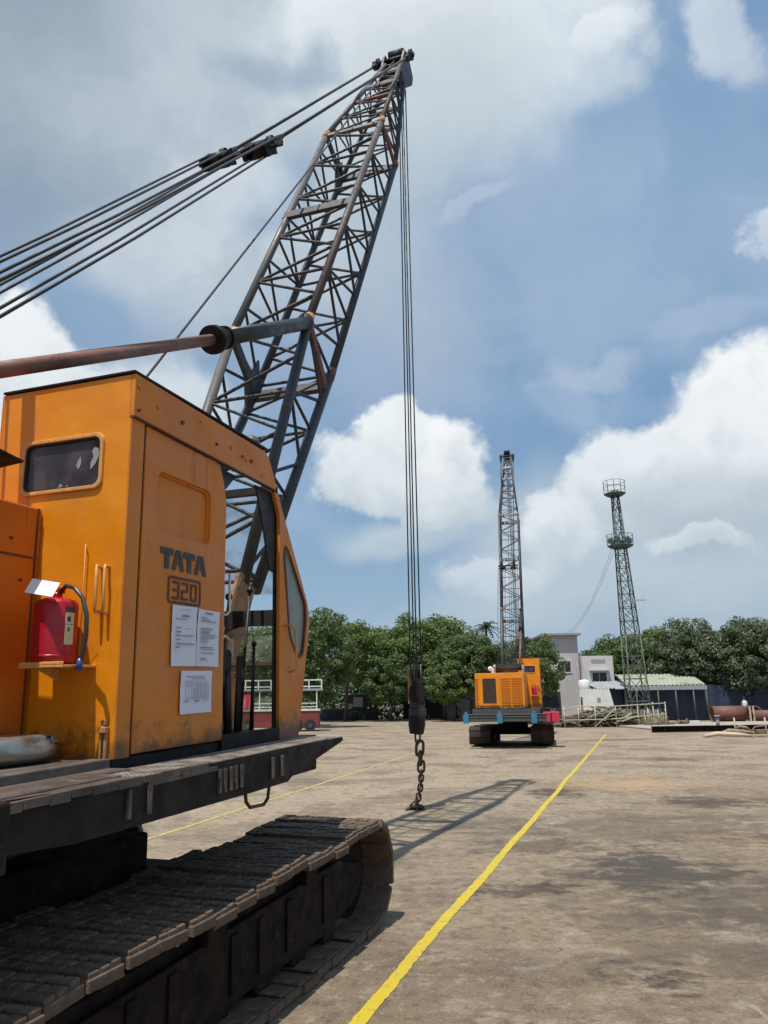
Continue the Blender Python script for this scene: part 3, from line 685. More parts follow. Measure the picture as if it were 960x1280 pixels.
# planked toolbox lid in front of the hood
b = B_()
b.box(-1.0, .02, .02, .50, -.055, .006); b.box(-.98, .0, -.10, .10, -.060, -.035); b.box(-1.05, -.25, -.24, -.02, -.050, -.030)
b.build('deck_plate', 'deck_steel', deck, bevel=.006)
b = B_(); b.box(-1.6, -.95, -.34, .0, -.26, -.03); b.build('step_box', 'black_steel', deck, bevel=.01)
b = B_(); b.tube([(.80, -.25, -.235), (.815, -.25, -.30), (.86, -.25, -.335), (1.02, -.25, -.345), (1.07, -.25, -.32), (1.085, -.25, -.26), (1.05, -.25, -.235), (.98, -.25, -.235)], .010, 8); b.build('step_loop', 'lever_steel', deck)
b = B_(); b.tube([(1.62, -.28, -.15), (1.64, -.28, -.20), (1.68, -.28, -.20), (1.70, -.28, -.14)], .004, 6); b.build('wire_loop', 'lever_steel', deck)
# counterweight and blue brackets at the rear
b = B_(); b.box(-3.35, -2.95, -.20, 2.66, -.47, -.20); b.box(-3.37, -3.34, -.18, 2.62, -.33, -.29); b.box(-3.38, -3.30, -.2, 2.66, -.24, -.20); cw = b.build('counterweight', 'counter_grey', crane, bevel=.02)
b = B_(); b.box(-3.2, -2.9, .0, 2.4, -.20, -.02); b.build('rear_sill', 'counter_grey', cw)
for l in (.22, 1.42, 2.62):
    b = B_(); b.box(-3.42, -3.385, l - .10, l + .10, -.52, -.22); b.box(-3.40, -3.36, l - .05, l + .05, -.22, -.12); b.build('bracket', 'bracket_blue', cw, bevel=.01)
# undercarriage
b = B_(); b.box(-.35, 1.18, .62, 1.7, -.92, -.55); b.tube([(.65, 1.15, -.62), (.65, 1.15, -.28)], .55, 28)
for f in (-.1, 1.4): b.box(f - .18, f + .18, .22, 2.1, -1.02, -.80)
b.build('car_body', 'track_rust', crane, bevel=.02)

# tracks ---------------------------------------------------------------
rA, cA = .355, Vector((2.60, -1.075)); rB, cB = .30, Vector((-1.75, -.985))
def track_path():
    d = cB - cA; L = d.length; th = math.asin((rA - rB) / L)
    base_a = math.atan2(d.y, d.x)
    # outer tangent points
    a1 = base_a - PI / 2 - 0; pts = []
    def tang(side):
        ang = base_a + side * (PI / 2 - th) if True else 0
        n_ = Vector((math.cos(ang), math.sin(ang))); return cA + n_ * rA, cB + n_ * rB, n_, ang
    tA, tB, nT, angT = tang(-1)    # top side
    uA, uB, nU, angU = tang(1)
    if nT.y < nU.y: tA, tB, nT, angT, uA, uB, nU, angU = uA, uB, nU, angU, tA, tB, nT, angT
    P = []
    M_ = 40
    for i in range(M_): P.append(tB + (tA - tB) * i / M_)
    aT = math.atan2(nT.y, nT.x); aU = math.atan2(nU.y, nU.x)
    for i in range(M_): a = aT + (aU - aT) * i / M_; P.append(cA + Vector((math.cos(a), math.sin(a))) * rA)
    for i in range(M_): P.append(uA + (uB - uA) * i / M_)
    a0 = aU; a1 = aT - 2 * PI
    for i in range(M_): a = a0 + (a1 - a0) * i / M_; P.append(cB + Vector((math.cos(a), math.sin(a))) * rB)
    return P
P = track_path(); n_ = len(P)
cum = [0]
for i in range(n_): cum.append(cum[-1] + (P[(i + 1) % n_] - P[i]).length)
TOT = cum[-1]
def at_len(s_):
    s_ %= TOT
    for i in range(n_):
        if cum[i + 1] >= s_:
            t = (s_ - cum[i]) / (cum[i + 1] - cum[i]); return P[i].lerp(P[(i + 1) % n_], t)
NSH = 50; pit = TOT / NSH
shoe_me = None
def shoe_mesh():
    k = MB(); hw = .40; hp = pit * .465
    k.box(-hp, hp, -hw, hw, -.040, .006); k.box(-hp * .2, hp * 1.35, -hw + .02, hw - .02, -.052, -.041)
    rnd = random.Random(4)
    nb = 11; wy = 2 * (hw - .006) / nb
    for i in range(3):
        for j in range(nb):
            x0 = -hp + .006 + i * (2 * hp - .012) / 3; y0 = -hw + .006 + j * wy
            t = .028 + rnd.uniform(-.005, .004)
            k.box(x0 + .003, x0 + (2 * hp - .012) / 3 - .003, y0 + .0035, y0 + wy - .0035, .0, t)
    for y in (-.12, .12): k.box(-hp * .9, hp * 1.1, y - .03, y + .03, -.085, -.041)
    return k
for ti, lc in enumerate((.02, 2.30)):
    for i in range(NSH):
        s_ = i * pit
        p = at_len(s_); q = at_len(s_ + .02); r_ = at_len(s_ - .02); d = (q - r_).normalized()
        if shoe_me is None:
            o = shoe_mesh().build('track_shoe', 'pad_rust', crane, bevel=.0085); shoe_me = o
        else:
            o = shoe_me.copy(); COL.objects.link(o); o.parent = crane
        ex = Vector((d.x, 0, d.y)); ez = Vector((-d.y, 0, d.x)); ey = ez.cross(ex)
        rnd = random.Random(i * 3 + ti)
        sag = 0
        if d.x > .97 or (d.x < -.9 and d.y > -.3):
            pass
        top_run = p.y > -.80 and -1.5 < p.x < 2.45
        if top_run: sag = -.038 * math.sin(PI * (p.x + 1.5) / 1.32) ** 2
        M = Matrix((ex, ey, ez)).transposed().to_4x4(); M.translation = Vector((p.x, lc, p.y)) + Vector(OFF) + ez * (rnd.uniform(-.006, .006) + sag)
        M = M @ Matrix.Rotation(rnd.uniform(-.05, .05), 4, 'Y') @ Matrix.Rotation(rnd.uniform(-.025, .025), 4, 'Z') @ Matrix.Rotation(rnd.uniform(-.02, .02), 4, 'X')
        M = M @ Matrix.Translation((0, rnd.uniform(-.012, .012), 0))
        o.matrix_local = M
    # side frame
    y0, y1 = lc - .30, lc + .30
    b = B_()
    b.box(-1.7, 2.45, lc - .20, lc + .20, -1.17, -.86)
    b.plate([(-1.6, -.92), (-1.6, -1.18), (-1.2, -1.22), (2.0, -1.30), (2.55, -1.22), (2.6, -1.0), (2.2, -.90)], [], lambda a, c: (a, lc - .245, c), (0, .02, 0))
    for f in (-.6, .55, 1.7): b.box(f - .09, f + .09, lc - .27, lc + .27, -.92, -.78)
    for f in (-1.2, -.1, .2, .75, 1.05, 1.4, 1.95): b.box(f - .04, f + .04, lc - .262, lc - .245, -1.22, -.94)
    tf = b.build('track_frame', 'track_rust', crane, bevel=.006)
    for k in range(8):
        f = -1.25 + k * .47; b = B_(); u = -1.19 - .045 * (k / 7) * 2
        b.tube([(f, lc - .24, u), (f, lc - .16, u), (f, lc - .155, u), (f, lc + .155, u), (f, lc + .16, u), (f, lc + .24, u)], [.11, .11, .08, .08, .11, .11], 16); b.build('track_roller', 'track_rust', tf)
    for f in (.0, 1.25):
        b = B_(); b.tube([(f, lc - .17, -.80), (f, lc + .17, -.80)], .065, 14); b.build('return_roller', 'track_rust', tf)
    b = B_(); b.tube([(cA.x, lc - .17, cA.y), (cA.x, lc + .17, cA.y)], rA - .06, 28); b.tube([(cA.x, lc - .24, cA.y), (cA.x, lc + .24, cA.y)], .09, 16); b.tube([(cA.x, lc - .19, cA.y), (cA.x, lc - .165, cA.y)], rA - .12, 28); b.build('idler_wheel', 'track_rust', tf)
    b = B_(); b.tube([(cB.x, lc - .17, cB.y), (cB.x, lc + .17, cB.y)], rB - .06, 16, smooth=False); b.tube([(cB.x, lc - .26, cB.y), (cB.x, lc + .26, cB.y)], .12, 16); b.build('drive_sprocket', 'track_rust', tf)
    if ti == 0:
        b = B_(); q = [(-.10, lc - .31, -.735), (.10, lc - .335, -.79), (.50, lc - .29, -.755), (.52, lc - .21, -.742), (.1, lc - .22, -.735)]
        vs = [b.v(p) for p in q]; b.bm.faces.new(vs); vs2 = [b.v(Vector(p) - Vector((0, 0, .004))) for p in q]; b.bm.faces.new(vs2[::-1]); b.build('loose_sheet', 'white_enamel', tf)

# boom ------------------------------------------------------------------
CEN = 1.15; HW = .46
foot = Vector((2.05, .30)); K1b = Vector((3.72, 4.10)); K1c = Vector((4.34, 3.72)); K2b = Vector((6.45, 8.72)); K2c = Vector((7.10, 8.40))
TIP = Vector((8.93, 12.10)); ax = (K2b - K1b).normalized(); nrm_ = Vector((ax.y, -ax.x))    # towards the belly of the boom
tipb = TIP - nrm_ * .10 - ax * .25; tipc = TIP + nrm_ * .16 - ax * .35
RC, RL = .047, .0185
def b3(p, l): return (p.x, l, p.y)
boom = B_(); boom.bar((2.0, CEN - HW - .06, .3), (2.0, CEN + HW + .06, .3), .10, .10); boom = boom.build('boom', 'boom_steel', crane)
tw = .17
def chord(name_m, pb, side):
    b = B_(); b.tube(pb, RC, 10); return b.build('chord', name_m, boom)
def offp(v_, o): return v_ + o
footc = foot + Vector((.10, .05))
for sgn, mb_, mc_ in ((-1, 'chord_rust', 'boom_steel'), (1, 'chord_grey', 'boom_steel')):
    l = CEN + sgn * HW; lt = CEN + sgn * tw
    b = B_(); b.tube([b3(foot + (K1b - foot) * .22, l), b3(K1b, l)], RC * 1.1, 10); b.build('chord', 'boom_steel' if sgn < 0 else 'chord_grey', boom)
    b = B_(); b.tube([b3(K1b, l), b3(K2b, l)], RC, 10); b.build('chord', mb_, boom)
    b = B_(); b.tube([b3(K2b, l), b3(tipb, lt)], RC * .85, 10); b.build('chord', mb_, boom)
    b = B_(); b.tube([b3(footc + (K1c - footc) * .22, l), b3(K1c, l)], RC * 1.1, 10); b.build('chord', 'boom_steel', boom)
    b = B_(); b.tube([b3(K1c, l), b3(K2c, l)], RC, 10); b.build('chord', mc_, boom)
    b = B_(); b.tube([b3(K2c, l), b3(tipc, lt)], RC * .85, 10); b.build('chord', mc_, boom)
    # yellow-orange painted foot of the boom
    b = B_(); b.plate([(1.92, .22), (2.14, .20), (2.58, 1.10), (2.36, 1.22), (1.95, .42)], [], lambda a, c: (a, l - .03, c), (0, .06, 0)); b.build('boom_foot', 'orange_mark', boom, bevel=.008)
    # lugs on the deck
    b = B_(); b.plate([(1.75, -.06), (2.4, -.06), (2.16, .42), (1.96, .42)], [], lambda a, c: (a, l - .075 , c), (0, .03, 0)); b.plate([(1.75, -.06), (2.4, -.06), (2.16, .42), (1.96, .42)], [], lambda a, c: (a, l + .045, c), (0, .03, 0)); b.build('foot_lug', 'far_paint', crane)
    for p in (K1b, K2b):
        b = B_(); b.tube([b3(p - ax * .09, l), b3(p + ax * .09, l)], RC * 1.12, 10); b.build('joint_sleeve', 'orange_mark', boom)
    for p in (K1c, K2c):
        b = B_(); b.tube([b3(p - ax * .09, l), b3(p + ax * .09, l)], RC * 1.12, 10); b.build('joint_sleeve', 'boom_steel' if sgn > 0 else 'rust_plate', boom)
def lacing(A0, A1, B0, B1, la0, la1, lb0, lb1, n, phase=0, struts=True, r=RL):
    """zigzag between chord A (A0->A1) and chord B (B0->B1); l positions may taper"""
    b = B_()
    def pa(t): p = A0.lerp(A1, t); return Vector((p.x, la0 + (la1 - la0) * t, p.y))
    def pb(t): p = B0.lerp(B1, t); return Vector((p.x, lb0 + (lb1 - lb0) * t, p.y))
    for i in range(n):
        t0, t1 = i / n, (i + 1) / n; tm = (t0 + t1) / 2
        s0, s1, sm = (pa, pa, pb) if phase == 0 else (pb, pb, pa)
        b.tube([s0(t0), sm(tm)], r, 6, False); b.tube([sm(tm), s1(t1)], r, 6, False)
        if struts: b.tube([s0(t0), (pb if phase == 0 else pa)(t0)], r, 6, False)
    b.build('lacing', 'boom_steel', boom)
L_, R_ = CEN + HW, CEN - HW
nm = 5
# main section
lacing(K1b, K2b, K1b, K2b, L_, L_, R_, R_, nm, 0)                 # back face (towards camera)
lacing(K1c, K2c, K1c, K2c, L_, L_, R_, R_, nm, 1)                 # belly face
lacing(K1b, K2b, K1c, K2c, R_, R_, R_, R_, nm, 0)                 # right face
lacing(K1b, K2b, K1c, K2c, L_, L_, L_, L_, nm, 1)                 # left face
fb = foot.lerp(K1b, .25); fc = footc.lerp(K1c, .25)
lacing(fb, K1b, fb, K1b, L_, L_, R_, R_, 3, 0); lacing(fc, K1c, fc, K1c, L_, L_, R_, R_, 3, 1)
lacing(fb, K1b, fc, K1c, R_, R_, R_, R_, 3, 0); lacing(fb, K1b, fc, K1c, L_, L_, L_, L_, 3, 1)
lt0, lt1 = CEN + tw, CEN - tw
lacing(K2b, tipb, K2b, tipb, L_, lt0, R_, lt1, 5, 0, r=RL * .85); lacing(K2c, tipc, K2c, tipc, L_, lt0, R_, lt1, 5, 1, r=RL * .85)
lacing(K2b, tipb, K2c, tipc, R_, lt1, R_, lt1, 5, 0, r=RL * .85); lacing(K2b, tipb, K2c, tipc, L_, lt0, L_, lt0, 5, 1, r=RL * .85)
# cross frames and plates
def xbar(p, q, m, w_, h_, up=None, name='cross_frame'):
    b = B_(); b.bar(p, q, w_, h_, up or (ax.x, 0, ax.y)); b.build(name, m, boom)
up_n = (nrm_.x, 0, nrm_.y)
pm = K1b.lerp(K2b, .50); pmc = K1c.lerp(K2c, .5)
xbar(b3(pm - nrm_ * .02, L_ + .04), b3(pm - nrm_ * .02, R_ - .0), 'boom_steel', .05, .17)
for (p, q, m) in ((K1b, K1c, 'rust_plate'),):
    xbar(b3(p, R_), b3(q - ax * .30, R_), m, .05, .10)
    xbar(b3(p, L_), b3(q - ax * .15, L_), 'boom_steel', .05, .12)
xbar(b3(K1c - ax * .2, L_), b3(K1c - ax * .2, R_), 'boom_steel', .06, .14)
xbar(b3(K2b - ax * .05, L_), b3(K2b - ax * .05, R_), 'chord_grey', .05, .08)
xbar(b3(K2c - ax * .05, L_), b3(K2c - ax * .05, R_), 'boom_steel', .05, .16)
xbar(b3(K2b, L_), b3(K2c, L_), 'boom_steel', .04, .12)
xbar(b3(K2b, R_), b3(K2c, R_), 'rust_plate', .04, .07)
def lp(a, t): return L_ + (lt0 - L_) * t if a else R_ + (lt1 - R_) * t
for t, m, h_ in ((.40, 'rust_plate', .05), (.62, 'boom_steel', .12), (.83, 'boom_steel', .12)):
    pb_ = K2b.lerp(tipb, t); xbar(b3(pb_, lp(1, t)), b3(pb_, lp(0, t)), m, .05, h_)
    pc_ = K2c.lerp(tipc, t); xbar(b3(pc_, lp(1, t)), b3(pc_, lp(0, t)), 'boom_steel', .04, .08)
# gusset plates inside the joint
b = B_(); b.plate([(K1c.x - .28, K1c.y - .36), (K1c.x + .02, K1c.y + .02), (K1c.x - .02, K1c.y + .32), (K1c.x - .3, K1c.y - .06)], [], lambda a, c: (a, L_ - .02, c), (0, .04, 0)); b.build('gusset', 'boom_steel', boom)
b = B_(); b.plate([(K2c.x - .28, K2c.y - .36), (K2c.x + .02, K2c.y + .02), (K2c.x - .02, K2c.y + .30), (K2c.x - .25, K2c.y - .0)], [], lambda a, c: (a, L_ - .02, c), (0, .04, 0)); b.build('gusset', 'boom_steel', boom)
# belly walkway / drum line guide
for l in (L_ - .02,):
    pass
# boom head
hd = B_()
for l in (CEN - .2, CEN + .2):
    t0 = TIP - ax * .75
    q = [t0 - nrm_ * .10, t0 + nrm_ * .24, TIP + nrm_ * .42 - ax * .10, TIP + nrm_ * .36 + ax * .16, TIP - nrm_ * .02 + ax * .22, TIP - nrm_ * .2 + ax * .02]
    hd.plate([(p.x, p.y) for p in q], [], lambda a, c: (a, l - .02, c), (0, .04, 0))
head = hd.build('boom_head', 'boom_steel', boom)
for l in (-.12, -.04, .04, .12):
    b = B_(); p = TIP + nrm_ * .20 - ax * .02; b.disc((p.x, CEN + l, p.y), (0, 1, 0), .24, .04, 24); b.disc((p.x, CEN + l, p.y), (0, 1, 0), .06, .09, 12); b.build('sheave', 'black_steel', head)
b = B_(); p = TIP - nrm_ * .06 + ax * .20; b.disc((p.x, CEN, p.y), (0, 1, 0), .13, .3, 18); b.build('sheave', 'black_steel', head)
b = B_(); p = TIP - nrm_ * .10 - ax * .06; b.tube([(p.x, CEN - .36, p.y), (p.x, CEN + .36, p.y)], .05, 10)
for l in (-.33, .33): b.disc((p.x, CEN + l, p.y), (0, 1, 0), .10, .06, 14)
b.build('pendant_shaft', 'black_steel', head)

# pendants, bridle and luffing ropes
BR = Vector((3.05, 5.78)); gdir = Vector((-1, -1.05)).normalized(); GB = Vector((-1.05, 1.50))
tp_ = TIP - nrm_ * .10 - ax * .06
for l in (-.33, .33):
    a = Vector((tp_.x, CEN + l, tp_.y)); c_ = Vector((BR.x + .12, CEN + l * .85, BR.y + .14)); d = (c_ - a).normalized()
    b = B_(); b.tube([a + d * .45, c_], .021, 8); pn = b.build('pendant_rope', 'rope_steel', crane)
    b = B_(); b.tube([a, a + d * .18, a + d * .20, a + d * .38, a + d * .45, a + d * .6], [.075, .075, .05, .06, .045, .028], 10); b.disc(a + d * .28, (0, 1, 0), .085, .09, 12); b.build('socket', 'black_steel', pn)
    b = B_(); b.tube([c_ - d * .35, c_ - d * .15, c_ - d * .05, c_ + d * .12], [.028, .04, .055, .045], 10); b.disc(c_, (0, 1, 0), .075, .06, 14); b.build('socket', 'black_steel', pn)
b = B_()
bx = Vector((gdir.x, gdir.y))
for l in (-.24, .24):
    p0 = BR - gdir * .02; p1 = BR + gdir * .26
    for s_ in (-.14, .12):
        n2 = Vector((-gdir.y, gdir.x))
        q = [p0 + n2 * .09, p0 - n2 * .08, p1 - n2 * .06, p1 + n2 * .06]
        b.plate([(z.x, z.y) for z in q], [], lambda a, c: (a, CEN + l + s_, c), (0, .02, 0))
    p = BR + gdir * .1; b.disc((p.x, CEN + l, p.y), (0, 1, 0), .085, .20, 18)
p = BR - gdir * .04; b.bar((p.x, CEN - .46, p.y), (p.x, CEN + .46, p.y), .03, .06)
p = BR + gdir * .12; b.tube([(p.x, CEN - .46, p.y), (p.x, CEN + .46, p.y)], .018, 8)
b.build('bridle', 'black_steel', crane)
for i, l in enumerate((-.44, -.31, -.22, -.13, .13, .24, .34, .46)):
    a = BR + gdir * .1 + Vector((-gdir.y, gdir.x)) * (.07 if i % 2 else -.07); e_ = GB + Vector((-gdir.y, gdir.x)) * (.10 if i % 2 else -.10)
    mid = a.lerp(e_, .5) - Vector((0, .03))
    b = B_(); b.tube([(a.x, CEN + l, a.y), (mid.x, CEN + l * 1.0, mid.y), (e_.x, CEN + l * .95, e_.y)], .0112, 6); b.build('luffing_rope', 'rope_steel', crane)
# gantry
b = B_()
for l in (CEN - .55, CEN + .55):
    b.bar((-1.1, l, 1.62), (-2.3, l, .0), .09, .09); b.bar((-1.1, l, 1.62), (-.5, l, 1.0), .07, .07); b.bar((-.5, l, 1.0), (-.3, l, 0), .07, .07)
b.bar((-1.1, CEN - .6, 1.6), (-1.1, CEN + .6, 1.6), .10, .12); b.tube([(-1.05, CEN - .5, 1.5), (-1.05, CEN + .5, 1.5)], .11, 14)
b.build('gantry', 'boom_steel', crane)
# winch drums in front of the engine house
b = B_(); b.tube([(.75, .95, .55), (.75, 1.9, .55)], .26, 20); b.tube([(.75, .95, .55), (.75, .99, .55)], .38, 20); b.tube([(.75, 1.86, .55), (.75, 1.9, .55)], .38, 20); b.bar((.75, .93, .0), (.75, .93, .7), .3, .05); b.build('winch_drum', 'lever_steel', crane)
# hoist line from winch to head
b = B_(); p = TIP - nrm_ * .05 + ax * .3; b.tube([(.75, CEN + .05, .82), (1.65, CEN + .03, 2.70), (p.x, CEN, p.y)], .011, 6); b.build('hoist_line', 'rope_steel', crane)
# telescoping backstop tube
sA = Vector((-1.0, R_, 1.55)); s1 = Vector((1.87, R_, 3.06)); s2 = Vector((3.66, R_, 4.04)); dd = (s2 - s1).normalized()
b = B_(); b.tube([sA, s1 + dd * .1], .046, 14); bs = b.build('boom_backstop', 'rusty_tube', crane)
b = B_(); b.tube([s1, s2], .072, 14); b.build('outer_sleeve', 'boom_steel', bs)
b = B_(); b.tube([s1 - dd * .04, s1 + dd * .02], .118, 20); b.tube([s1 - dd * .0, s1 + dd * .16], .088, 16); b.tube([s1 + dd * .16, s1 + dd * .20], .098, 16); b.build('collar', 'black_steel', bs)
b = B_(); b.ball(s2, .11, (1, .8, 1)); b.build('end_joint', 'boom_steel', bs)

# crane world transform -------------------------------------------------
Fv = Vector((.31749, .94769, .03293)).normalized(); Lv = Vector((-.94822, .31760, .00213)); Lv = (Lv - Fv * Lv.dot(Fv)).normalized(); Uv = Fv.cross(Lv).normalized()
P0 = Vector((-1.2745, 3.6724, 1.3646))
Mc = Matrix((Fv, Lv, Uv)).transposed().to_4x4(); Mc.translation = P0 - (Mc.to_3x3() @ Vector(OFF))
crane.matrix_world = Mc
Mf = Matrix.Rotation(R(90 - 12.5), 4, 'Z'); Mf.translation = (5.15, 31.6, .0)

# papers taped to the side panel (rest on the crane: things of their own)
def paper(f0, f1, u0, u1, lab, kind, tilt=0):
    e = empty('notice_sheet'); tag(e, lab, 'notice', 'paper notices taped to the cab')
    cxp, cup = (f0 + f1) / 2, (u0 + u1) / 2; hw, hh = (f1 - f0) / 2, (u1 - u0) / 2
    M = Mc @ Matrix.Translation(Vector((cxp, -.004, cup)) + Vector(OFF)) @ Matrix.Rotation(tilt, 4, 'Y')
    e.matrix_world = M
    b = MB(); nx, nz = 8, 10; g_ = []
    for i in range(nx + 1):
        row = []
        for j in range(nz + 1):
            x = -hw + 2 * hw * i / nx; z = -hh + 2 * hh * j / nz
            y = -.0035 * abs(mn.noise(Vector((x * 9 + f0 * 7, z * 9, 2)))) - .004 * (abs(x / hw) ** 4) * (abs(z / hh) ** 2)
            row.append(b.v((x, y, z)))
        g_.append(row)
    for i in range(nx):
        for j in range(nz):
            f = b.bm.faces.new((g_[i][j], g_[i + 1][j], g_[i + 1][j + 1], g_[i][j + 1])); f.smooth = True
    b.build('sheet', 'white_paper', e)
    b = MB(); rnd = random.Random(int(f0 * 1000))
    def bar(x0, x1, z, t): b.box(x0, x1, -.0098, -.0090, z - t / 2, z + t / 2)
    if kind == 'a':
        bar(-hw * .4, hw * .45, hh * .86, .002); bar(-hw * .25, hw * .35, hh * .66, .010); bar(-hw * .75, hw * .1, hh * .55, .004); bar(-hw * .75, -hw * .3, hh * .26, .005); bar(hw * .0, hw * .6, hh * .24, .002)
        bar(-hw * .7, -hw * .3, hh * .12, .007); bar(-hw * .75, hw * .7, 0, .005); bar(-hw * .7, -hw * .4, -hh * .13, .006); bar(-hw * .7, hw * .75, -hh * .27, .006); bar(-hw * .7, -hw * .45, -hh * .38, .007)
    elif kind == 'b':
        bar(-hw * .35, hw * .3, hh * .88, .008)
        for k in range(24):
            z = hh * (.72 - k * .066)
            if rnd.random() < .8: bar(-hw * .75, -hw * .75 + hw * rnd.uniform(.5, 1.55), z, rnd.choice((.002, .0035, .005)))
    else:
        bar(-hw * .7, hw * .5, hh * .72, .004); bar(-hw * .3, hw * .5, hh * .62, .003)
        for k in range(9): x = -hw * .75 + k * hw * .185; z1 = hh * (.6 if k < 3 else rnd.uniform(.1, .5)); b.box(x, x + .0018, -.0098, -.0090, -hh * .30, z1)
        for k in range(11): bar(-hw * .3 if k > 3 else -hw * .75, hw * .75, hh * (.5 - k * .08), .0014)
        bar(-hw * .75, hw * .75, -hh * .30, .002); bar(-hw * .8, -hw * .5, -hh * .42, .004); bar(-hw * .15, hw * .12, -hh * .42, .007); bar(hw * .4, hw * .75, -hh * .40, .003)
    b.build('printed_text', 'print_ink', e)
    return e
paper(.415, .655, .432, .758, 'white sheet with a short heading taped under the number, on the left', 'a', R(-.5))
paper(.662, .895, .432, .752, 'white sheet full of close print taped nearest the cab doorway', 'b', R(.8))
paper(.515, .830, .178, .408, 'white sheet with a small chart taped lowest on the cab side', 'c', R(0))

# fire extinguisher and its bracket
b = B_(); b.box(-.225, .0, -.0 + .13, .385, .425, .437); b.box(-.225, -.218, .13, .385, .437, .452); b.plate([(-.16, .425), (0, .425), (0, .36)], [], lambda a, c: (a, .34, c), (0, .010, 0)); b.build('shelf_bracket', 'handle_paint', crane, bevel=.003)
ext = empty('fire_extinguisher'); tag(ext, 'red fire extinguisher with black hose and white tag on the foreground cab rear wall', 'fire extinguisher', 'fire extinguishers on the cranes')
ec = Vector((-.13, .275, .438)); Mext = Mc @ Matrix.Translation(ec + Vector(OFF)) @ Matrix.Diagonal((.95, .95, .93, 1)); ext.matrix_world = Mext
b = MB(); b.tube([(0, 0, 0), (0, 0, .012), (0, 0, .03), (0, 0, .036), (0, 0, .305), (0, 0, .325), (0, 0, .338), (0, 0, .345)], [.088, .100, .106, .106, .106, .096, .06, .03], 28); cyl = b.build('cylinder', 'extinguisher_red', ext)
b = MB(); b.tube([(0, 0, .04), (0, 0, .05)], .109, 28); b.build('base_ring', 'extinguisher_red', ext)
def arc_patch(a0, a1, z0, z1, r, m, name):
    b = MB(); n = 8; g_ = [[b.v((r * math.cos(a0 + (a1 - a0) * i / n), r * math.sin(a0 + (a1 - a0) * i / n), z)) for i in range(n + 1)] for z in (z0, z1)]
    for i in range(n): f = b.bm.faces.new((g_[0][i], g_[0][i + 1], g_[1][i + 1], g_[1][i])); f.smooth = True
    b.build(name, m, cyl)
a_ = -PI * .70
arc_patch(a_ + .22, a_ + .72, .10, .26, .1072, 'label_yellow', 'label'); arc_patch(a_ + .22, a_ + .72, .265, .292, .1072, 'label_dark', 'label')
arc_patch(a_ + .32, a_ + .50, .215, .24, .1080, 'label_dark', 'label'); arc_patch(a_ + .36, a_ + .46, .165, .185, .1080, 'label_dark', 'label'); arc_patch(a_ + .24, a_ + .70, .200, .202, .1080, 'label_dark', 'label')
b = MB(); b.tube([(0, 0, .34), (0, 0, .37)], .025, 12); b.box(-.02, .02, -.03, .06, .365, .385); b.bar((0, -.02, .38), (0, .10, .395), .02, .006); b.bar((0, -.02, .39), (0, .09, .435), .02, .006); b.build('valve', 'extinguisher_red', ext)
b = MB(); b.tube([(-.0, -.02, .37), (-.02, -.07, .400), (-.03, -.13, .385), (-.03, -.185, .33), (-.03, -.215, .24), (-.02, -.21, .14), (-.01, -.19, .05), (-.01, -.175, .02)], .0115, 10); b.build('hose', 'hose_rubber', ext)
b = MB(); b.tube([(-.01, -.175, .03), (-.01, -.172, -.03)], [.014, .018], 10); b.build('nozzle', 'blue_plastic', ext)
b = MB(); b.plate([(-.075, -.05), (.075, -.05), (.075, .04), (-.075, .04)], [], lambda a, c: (-.125 + c * .5, a * 1.15 - .02, .385 + c * .82 + a * .22), (0, 0, .0015)); b.build('paper_tag', 'white_card', ext)
b = MB(); b.tube([(-.07, .02, .375), (-.02, 0, .395), (0, -.06, .40), (0.03, -.14, .385)], .0015, 5); b.tube([(-.09, 0, .362), (-.04, 0, .385)], .0015, 5); b.build('tag_string', 'handle_paint', ext)

# silver cast housing lying on the deck
sv = MB(); n, m = 40, 22
rows = []
for i in range(m + 1):
    a = -PI / 2 + PI * i / m; row = []
    for k in range(n):
        t = 2 * PI * k / n
        ca, sa = math.cos(a), math.sin(a); sgn = lambda x, e: math.copysign(abs(x) ** e, x)
        x = .30 * sgn(ca, .55) * sgn(math.cos(t), .75); y = .17 * sgn(ca, .55) * sgn(math.sin(t), .75); z = .075 * sgn(sa, .75) * (1 + .10 * x / .3)
        dd_ = math.exp(-(((x - .12) / .07) ** 2 + ((y + .15) / .05) ** 2 + ((z - .035) / .03) ** 2)); y += .05 * dd_; z -= .012 * dd_
        dd_ = math.exp(-(((x + .10) / .09) ** 2 + ((y + .16) / .05) ** 2)); y += .02 * dd_
        if z > .05: z = .05 + (z - .05) * .4
        row.append(sv.v((x, y, z + .075)))
    rows.append(row)
for i in range(m):
    for k in range(n):
        f = sv.bm.faces.new((rows[i][k], rows[i][(k + 1) % n], rows[i + 1][(k + 1) % n], rows[i + 1][k])); f.smooth = True
bmesh.ops.remove_doubles(sv.bm, verts=sv.bm.verts, dist=.0005)
hs = empty('metal_housing'); hs.matrix_world = Mc @ Matrix.Translation(Vector((-.375, .325, .006)) + Vector(OFF)) @ Matrix.Rotation(R(-6), 4, 'Z') @ Matrix.Diagonal((.92, .92, .92, 1))
tag(hs, 'dented silver metal housing lying on the crane deck below the fire extinguisher', 'metal housing')
sv.build('shell', 'silver_cast', hs)
b = MB(); b.bar((.19, -.135, .125), (.225, -.02, .128), .02, .012); b.bar((.215, -.155, .09), (.225, -.13, .13), .02, .012); b.build('clip', 'black_steel', hs, bevel=.003)

